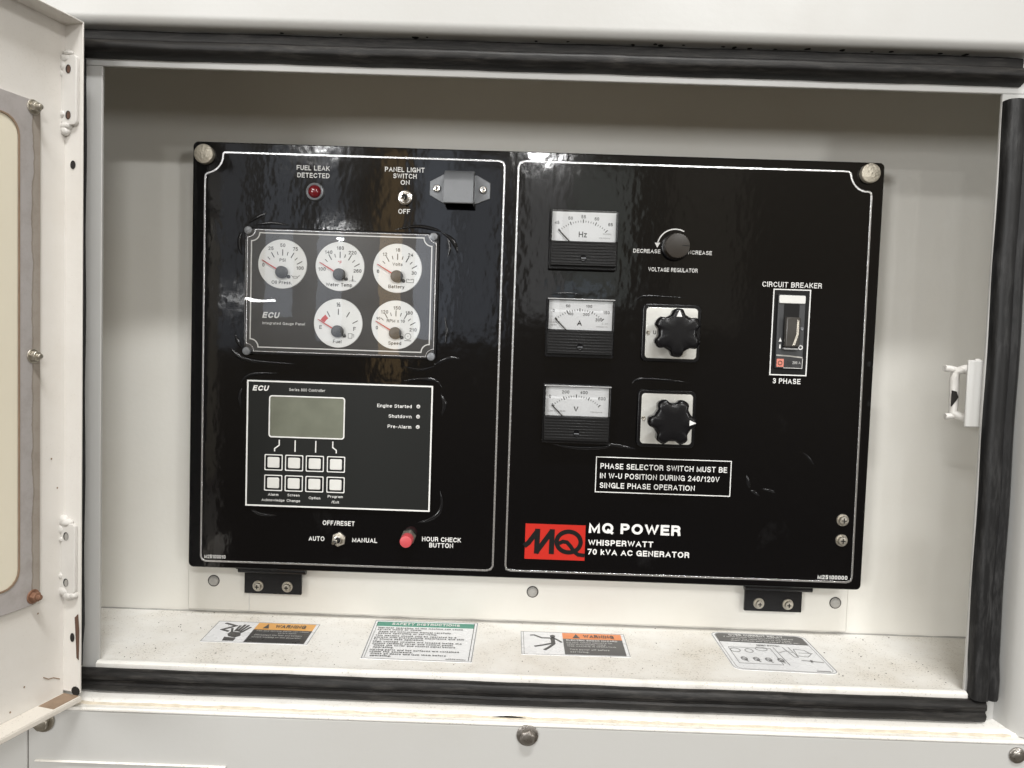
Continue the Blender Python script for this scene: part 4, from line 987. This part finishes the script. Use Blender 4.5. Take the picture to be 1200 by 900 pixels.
# ================================================================== ROTARY SWITCHES
def rotary(cx, cz, rot_, label, mark):
    t = thing('rotary_switch', label, 'rotary switch', (cx, 0, cz), 'black star knobs on square plates')
    part('bezel', MB().prism(rrect(-.0345, .0345, -.0340, .0340, .0065), -.0050, -.0001), 'black', t, .0012, 3)
    part('plate', MB().prism(rrect(-.0302, .0302, -.0298, .0298, .0040), -.0060, -.0050), 'alu', t, .0004)
    m_ = MB().lathe(-.0272, .0002, [(-.0074, .0010), (-.0076, .0018), (-.0061, .0026)], 16); part('screw', m_, 'zinc', t)
    if mark: lettering(t, [(mark, -19.8, .4, 4.4, None)], 'ink', y=-.0062, bold=.02)
    part('shaft', MB().lathe(0, 0, [(-.0200, .0100), (-.0061, .0120)], 24), 'black', t)
    def lobe(th_):
        c = math.cos(6*th_); return .895+.105*math.tanh(2.2*c)/math.tanh(2.2)
    R = .0276
    kn = part('knob', MB().lathe(0, 0, [(-.0470, R*.40), (-.0469, R*.78), (-.0464, R*.90), (-.0450, R*.96), (-.0420, R), (-.0280, R*.97), (-.0200, R*.84)], 96, rot_, lobe), 'black', t, ang=50)
    c, s = math.cos(rot_), math.sin(rot_)
    tri = [(-.0032, .0188), (.0032, .0188), (0, .0262)]
    # pointer triangle sits on the rim of the lobe that points the way
    part('pointer_mark', MB().prism([(z*c+x*s, z*s-x*c) for x, z in [(a_, b_-.0008) for a_, b_ in tri]], -.0472, -.0462), 'white', kn)
    return t
rotary(.1636, .0467, PI/2, 'black six lobed selector knob pointing up on a silver plate marked U', 'U')
rotary(.1623, -.0545, 0, 'black six lobed selector knob pointing right on a plain silver plate', None)

# voltage regulator knob
t = thing('regulator_knob', 'round brown black knob between DECREASE and INCREASE with a curved white arrow', 'knob', (.1645, 0, .1478))
part('skirt', MB().lathe(0, 0, [(-.0065, .0148), (-.0060, .0160), (-.0040, .0163), (-.0003, .0163)], 40), 'black', t)
part('cap', MB().lathe(0, 0, [(-.0165, .0128), (-.0163, .0139), (-.0150, .0143), (-.0060, .0147)], 48), 'brownknob', t)
part('index_line', MB().box(.0050, .0136, -.0168, -.0164, -.0004, .0004), 'ink', t)
arw = MB().ribbon(mm(arc(0, 0, 21.0, 62, 166, 18)), .0014, -.0006, -.0001)
arw.prism(mm([(-24.0, 4.6), (-17.4, 4.8), (-20.8, -1.2)]), -.0006, -.0001)
part('arrow', arw, 'white', t)

# ================================================================== CIRCUIT BREAKER
t = thing('circuit_breaker', 'narrow vertical circuit breaker in a white outline above the words 3 PHASE', 'circuit breaker', (.3045, 0, .0015))
def cb(name, mb, mat, bevel=0, parent=None, **k): return part(name, off(mb, -.3045, 0, -.0015), mat, parent or t, bevel, **k)
cb('outline', MB().ribbon(mm([(283.0, 102.6), (326.0, 102.6), (325.6, 2.0), (283.0, 2.0)]), .0013, -.0006, -.0001, True), 'white')
cb('recess', MB().box(.2840, .3250, -.0003, -.0001, .0028, .1018), 'ink')
cb('body', MB().box(.2875, .3195, -.0045, -.0003, .0100, .0965), 'breaker', .0006)
cb('white_bar', MB().prism(rrect(.2880, .3188, .0862, .0955, .0015, 3), -.0062, -.0046), 'btn', .0004)
cb('lever_slot', MB().box(.2945, .3125, -.0050, -.0046, .0330, .0855), 'ink')
lv = cb('lever', MB().prism(rrect(.2950, .3120, .0352, .0700, .0015, 3), -.0130, -.0050), 'lever', .0015)
cb('lever_shine', MB().prism(mm([(307.6, 67), (309.8, 66), (310.0, 50), (306.5, 38), (303.0, 36.5), (307.4, 50)]), -.0134, -.0131), 'zinc', parent=lv, label='pale shine painted on the lever')  # highlight put on as a pale zinc strip
cb('lever_shelf', MB().box(.2945, .3115, -.0110, -.0051, .0322, .0340), 'acrylic', .0003)
mk = MB(); mk.prism(mm([(290.0, 41.2), (293.6, 41.2), (291.8, 46.0)]), -.0050, -.0046); mk.box(.2910, .2926, -.0050, -.0046, .0332, .0378)
cb('on_mark', mk, 'white')
cb('off_mark', MB().ribbon(mm(circle(316.0, 35.0, 2.2, 18)), .0011, -.0050, -.0046, True), 'white')
cb('test_screw', MB().lathe(.3165, .0570, [(-.0052, .0011), (-.0054, .0017), (-.0046, .0022)], 14), 'greysteel')
cb('lower_label', MB().box(.2885, .3190, -.0049, -.0046, .0112, .0222), 'stk_black')
cb('red_label', MB().box(.2888, .2970, -.0052, -.0049, .0116, .0210), 'pinklabel')
cb('label_edge', MB().ribbon(mm([(288.0, 25.2), (303, 24.6), (318.8, 23.2)]), .0016, -.0050, -.0046), 'slotgrey')
cb('label_edge', MB().ribbon(mm([(297, 10.6), (318.8, 10.4), (319.0, 22)]), .0007, -.0051, -.0046), 'whitegrey')
lettering(t, [('200 A', 312.0-304.5, 17.0-1.5, 3.2, 9.5)], 'whitegrey', y=-.0052, bold=.01)
mk = MB().ribbon(mm(circle(292.8, 16.2, 2.3, 14)), .0009, -.0055, -.0052, True)
cb('red_label_mark', mk, 'rusty')

# ================================================================== STICKERS ON THE FLOOR
FZ = -.3235
def sticker(label, corners, group=None):
    """corners: back left, back right, front right, front left in mm (x, y)"""
    cx = sum(c[0] for c in corners)/4*MM; cy = sum(c[1] for c in corners)/4*MM
    t = thing('safety_sticker', label, 'sticker', (cx, cy, FZ), group)
    c = [Vector(p) for p in corners]
    def uv(u, v): p = (c[0]*(1-u)+c[1]*u)*(1-v)+(c[3]*(1-u)+c[2]*u)*v; return ((p.x*MM-cx), (p.y*MM-cy))
    def quad(name, pts, z0, z1, mat, **k):
        P = [uv(*p) for p in pts]; n = len(P)
        m_ = MB().add([(x, y, z1) for x, y in P]+[(x, y, z0) for x, y in P], [tuple(range(n)), tuple(range(2*n-1, n-1, -1))]+[(i, (i+1) % n, n+(i+1) % n, n+i) for i in range(n)])
        return part(name, m_, mat, t, **k)
    def line(pts, wd, z0, z1, closed=False):
        m_ = MB().ribbon([uv(*p) for p in pts], wd, z1, z0, closed)
        m_.v = [(x, z, y) for x, y, z in m_.v]; return m_
    def txt(items, mat, name='lettering', bold=.03, z=.0009):
        m_ = MB()
        for s, u, v, H, W, al in items:
            m2 = MB(); text(m2, s, 0, 0, H*MM, W*MM if W else None, al, bold=bold, floor=True, y=z, res=1)
            o_ = uv(u, v); du = Vector(uv(min(u+.1, 1), v))-Vector(uv(max(u-.1, 0), v)); dv_ = Vector(uv(u, max(v-.1, 0)))-Vector(uv(u, min(v+.1, 1)))
            du.normalize(); dv_.normalize()
            m2.v = [(o_[0]+x*du.x+y*dv_.x, o_[1]+x*du.y+y*dv_.y, zz) for x, y, zz in m2.v]
            m_.add(m2.v, m2.f)
        me = bpy.data.meshes.new(name); me.from_pydata(m_.v, [], m_.f); me.materials.append(M[mat])
        return put(name, me, t, smooth=False)
    return t, quad, line, txt
full = [(0, 0), (1, 0), (1, 1), (0, 1)]
def at945(p, z=-.3235):   # scale floor points measured at z -.314 to the true floor height
    k = (-.027444+z)/(-.027444-.314); return (-15.905+(p[0]+15.905)*k, -911.524+(p[1]+911.524)*k)
def C(*ps): return [at945(p) for p in ps]

# 1: moving parts
t, quad, line, txt = sticker('warning sticker with a black hand pictogram and amber heading, leftmost on the compartment floor', C((-361.5, -13), (-240.5, -13), (-239.5, -75), (-359, -76)))
quad('backing', full, 0, .0004, 'stk_white')
part('outline', line([(.004, .01), (.996, .01), (.996, .99), (.004, .99)], .0006, .0004, .0006, True), 'greyink', t)
quad('heading', [(.40, .03), (.965, .03), (.965, .36), (.40, .36)], .0004, .0006, 'stk_orange')
quad('text_field', [(.40, .36), (.965, .36), (.965, .97), (.40, .97)], .0004, .0006, 'stk_black')
tri = MB(); P = [(.475, .30), (.505, .07), (.535, .30)]
quad('warning_triangle', P, .0006, .0008, 'stk_black')
txt([('WARNING', .735, .19, 10.5, 37, 'c')], 'stk_black', bold=.05)
txt([('Fan and moving parts can cause', .44, .43, 3.2, 62, 'l'), ('severe injury.', .66, .52, 3.2, 22, 'l')], 'whitegrey', bold=.01)
txt([('Disconnect the fuel and battery', .45, .63, 3.6, 56, 'l'), ('before working on this generator.', .44, .73, 3.6, 58, 'l')], 'whitegrey', bold=.01)
hand = MB()
def ln(pts, wd, z1=.0008): 
    m_ = line(pts, wd, .0004, z1); hand.add(m_.v, m_.f)
ln([(.085, .10), (.205, .22), (.105, .42), (.180, .50)], .0032)
for a_, b_ in (((.215, .52), (.190, .34)), ((.240, .48), (.245, .20)), ((.262, .48), (.285, .15)), ((.285, .50), (.322, .18)), ((.305, .54), (.355, .26))): ln([a_, b_], .0027)
part('hand_pictogram', hand, 'stk_black', t)
quad('palm', [(.205, .50), (.305, .54), (.325, .68), (.285, .78), (.215, .72), (.190, .62)], .0004, .0007, 'stk_black')
quad('wrist', [(.185, .76), (.30, .80), (.30, .93), (.195, .93)], .0004, .0007, 'stk_black')

# 2: safety instructions
t, quad, line, txt = sticker('large white safety instructions sticker with a green heading on the compartment floor', C((-178.6, 8.0), (-53.0, 10.5), (-54.0, -107), (-173.9, -106)))
quad('backing', full, 0, .0004, 'stk_white')
part('outline', line([(.008, .01), (.992, .01), (.992, .99), (.008, .99)], .0009, .0004, .0006, True), 'greyink', t)
part('inner_line', line([(.965, .03), (.965, .97)], .0008, .0004, .0006), 'stk_black', t)
part('inner_line', line([(.035, .05), (.030, .97)], .0006, .0004, .0006), 'greyink', t)
quad('heading', [(.03, .045), (.962, .045), (.962, .165), (.03, .165)], .0004, .0006, 'stk_green')
txt([('SAFETY INSTRUCTIONS', .50, .105, 8.0, 84, 'c')], 'white', bold=.05)
body = ['Improper operation of this machine can cause', 'severe injury or death.', '  Read the instruction manual carefully', '  before operating or servicing.', 'This machine should only be operated by a', 'person with prerequisite experience and skill',
        'to ensure safe operation.', 'High voltage circuits are located inside the', 'output terminal cover and control panel.', '  Close the cover and control panel before', '  operating.', 'Moving parts and hot surfaces are contained', 'within the enclosure.', '  Close all doors and lock them before', '  operating.']
txt([(s, .055+(.02 if s[0] == ' ' else 0), .215+.0475*i+(.012 if i > 1 else 0)+(.012 if i > 3 else 0)+(.012 if i > 6 else 0)+(.012 if i > 10 else 0), 3.7, 2.35*len(s.strip()), 'l') for i, s in enumerate(body)], 'ink', bold=.03)
txt([('M9503100004', .94, .955, 3.0, 22, 'r')], 'ink', bold=.02)

# 3: electric shock
t, quad, line, txt = sticker('warning sticker with a falling figure pictogram and orange heading on the compartment floor', C((-1.6, -11.5), (121.6, -10.7), (120.2, -77.5), (-.9, -79.7)))
quad('backing', full, 0, .0004, 'stk_white')
part('outline', line([(.004, .01), (.996, .01), (.996, .99), (.004, .99)], .0006, .0004, .0006, True), 'greyink', t)
part('inner_line', line([(.026, .02), (.026, .98)], .0006, .0004, .0006), 'greyink', t)
quad('heading', [(.40, .03), (.965, .03), (.965, .29), (.40, .29)], .0004, .0006, 'stk_orange2')
quad('text_field', [(.40, .29), (.965, .29), (.965, .96), (.40, .96)], .0004, .0006, 'stk_grey')
quad('warning_triangle', [(.495, .25), (.530, .07), (.565, .25)], .0006, .0008, 'stk_black')
txt([('WARNING', .745, .165, 9.5, 37, 'c')], 'stk_black', bold=.05)
txt([('ELECTRIC SHOCK HAZARD', .43, .36, 4.4, 61, 'l')], 'white', bold=.04)
txt([('DO NOT TOUCH CIRCUITS OR', .43, .46, 3.6, 54, 'l'), ('OPEN ENCLOSURE WHILE', .43, .54, 3.6, 46, 'l'), ('THIS MACHINE IS OPERATING.', .43, .62, 3.6, 58, 'l'),
     ('Turn power off before', .45, .76, 4.2, 46, 'l'), ('servicing.', .45, .86, 4.2, 22, 'l')], 'whitegrey', bold=.02)
hand = MB()
ln([(.09, .17), (.13, .16), (.165, .22), (.20, .28), (.30, .28)], .0022); ln([(.31, .25), (.365, .30), (.40, .40), (.385, .36)], .0030) if False else None
ln([(.310, .27), (.350, .36), (.385, .46)], .0022); ln([(.300, .26), (.305, .52)], .0050); ln([(.290, .51), (.20, .60), (.125, .66)], .0028); ln([(.310, .53), (.255, .70), (.215, .80)], .0034)
part('figure_pictogram', hand, 'stk_black', t)
quad('figure_head', [(.285, .16), (.310, .14), (.330, .18), (.325, .24), (.295, .25), (.280, .21)], .0004, .0009, 'stk_black')

# 4: over current relay
t, quad, line, txt = sticker('rounded over current relay sticker with dark heading and wiring drawing, rightmost on the floor', C((228.5, 8.5), (340.5, 4.0), (340.5, -103.5), (229.0, -99.5)))
def rq(u0, u1, v0, v1, r, n=5): return [(x, z) for x, z in rrect(u0, u1, v0, v1, r, n)]
quad('backing', rq(0, 1, 0, 1, .08), 0, .0004, 'stk_white')
part('outline', line(rq(.006, .994, .006, .994, .078), .0007, .0004, .0006, True), 'greyink', t)
part('inner_line', line(rq(.035, .965, .025, .975, .07), .0005, .0004, .0006, True), 'greyink', t)
quad('heading', [(.04, .27), (.04, .09), (.055, .05), (.10, .03), (.90, .03), (.945, .05), (.96, .09), (.96, .27)], .0004, .0006, 'stk_grey')
txt([('OVER CURRENT RELAY', .47, .075, 5.6, 66, 'c'), ], 'white', bold=.05)
txt([('If circuit breaker trips open, reduce the load and', .48, .13, 3.2, 84, 'c'), ('press the reset button of the relay,', .50, .185, 3.2, 72, 'c'), ('then switch the breaker back on.', .52, .235, 3.2, 82, 'c')], 'white', bold=.02)
txt([('RESET BUTTON', .52, .34, 3.4, 27, 'c')], 'ink', bold=.04)
hand = MB()
for k in range(4):
    u = .17+.12*k; P = [(u+.028*math.cos(a), .72+.045*math.sin(a)) for a in [2*PI*i/10 for i in range(11)]]; ln(P, .0012); ln([(u-.02, .70), (u+.02, .74)], .0016); ln([(u, .74), (u+.025, .79)], .0012)
for u, v, s_ in ((.14, .50, .05), (.28, .50, .04), (.42, .44, .06)): ln([(u+s_*math.cos(a), v+.05*math.sin(a)) for a in [2*PI*i/12 for i in range(13)]], .0008)
ln([(.09, .42), (.52, .42), (.52, .84), (.09, .84), (.09, .42)], .0005); ln([(.56, .38), (.58, .84)], .0006)
ln([(.58, .52), (.66, .46), (.72, .50)], .0006); ln([(.66, .36), (.70, .62), (.74, .62), (.72, .36)], .0006)
ln([(.76, .40), (.86, .42), (.90, .52), (.84, .60), (.74, .58), (.76, .40)], .0006); ln([(.78, .50), (.92, .50)], .0005); ln([(.74, .70), (.84, .71), (.95, .73)], .0014); ln([(.84, .68), (.83, .74)], .0026); ln([(.80, .95), (.93, .95)], .0016)
part('wiring_drawing', hand, 'greyink', t, kind='stuff')
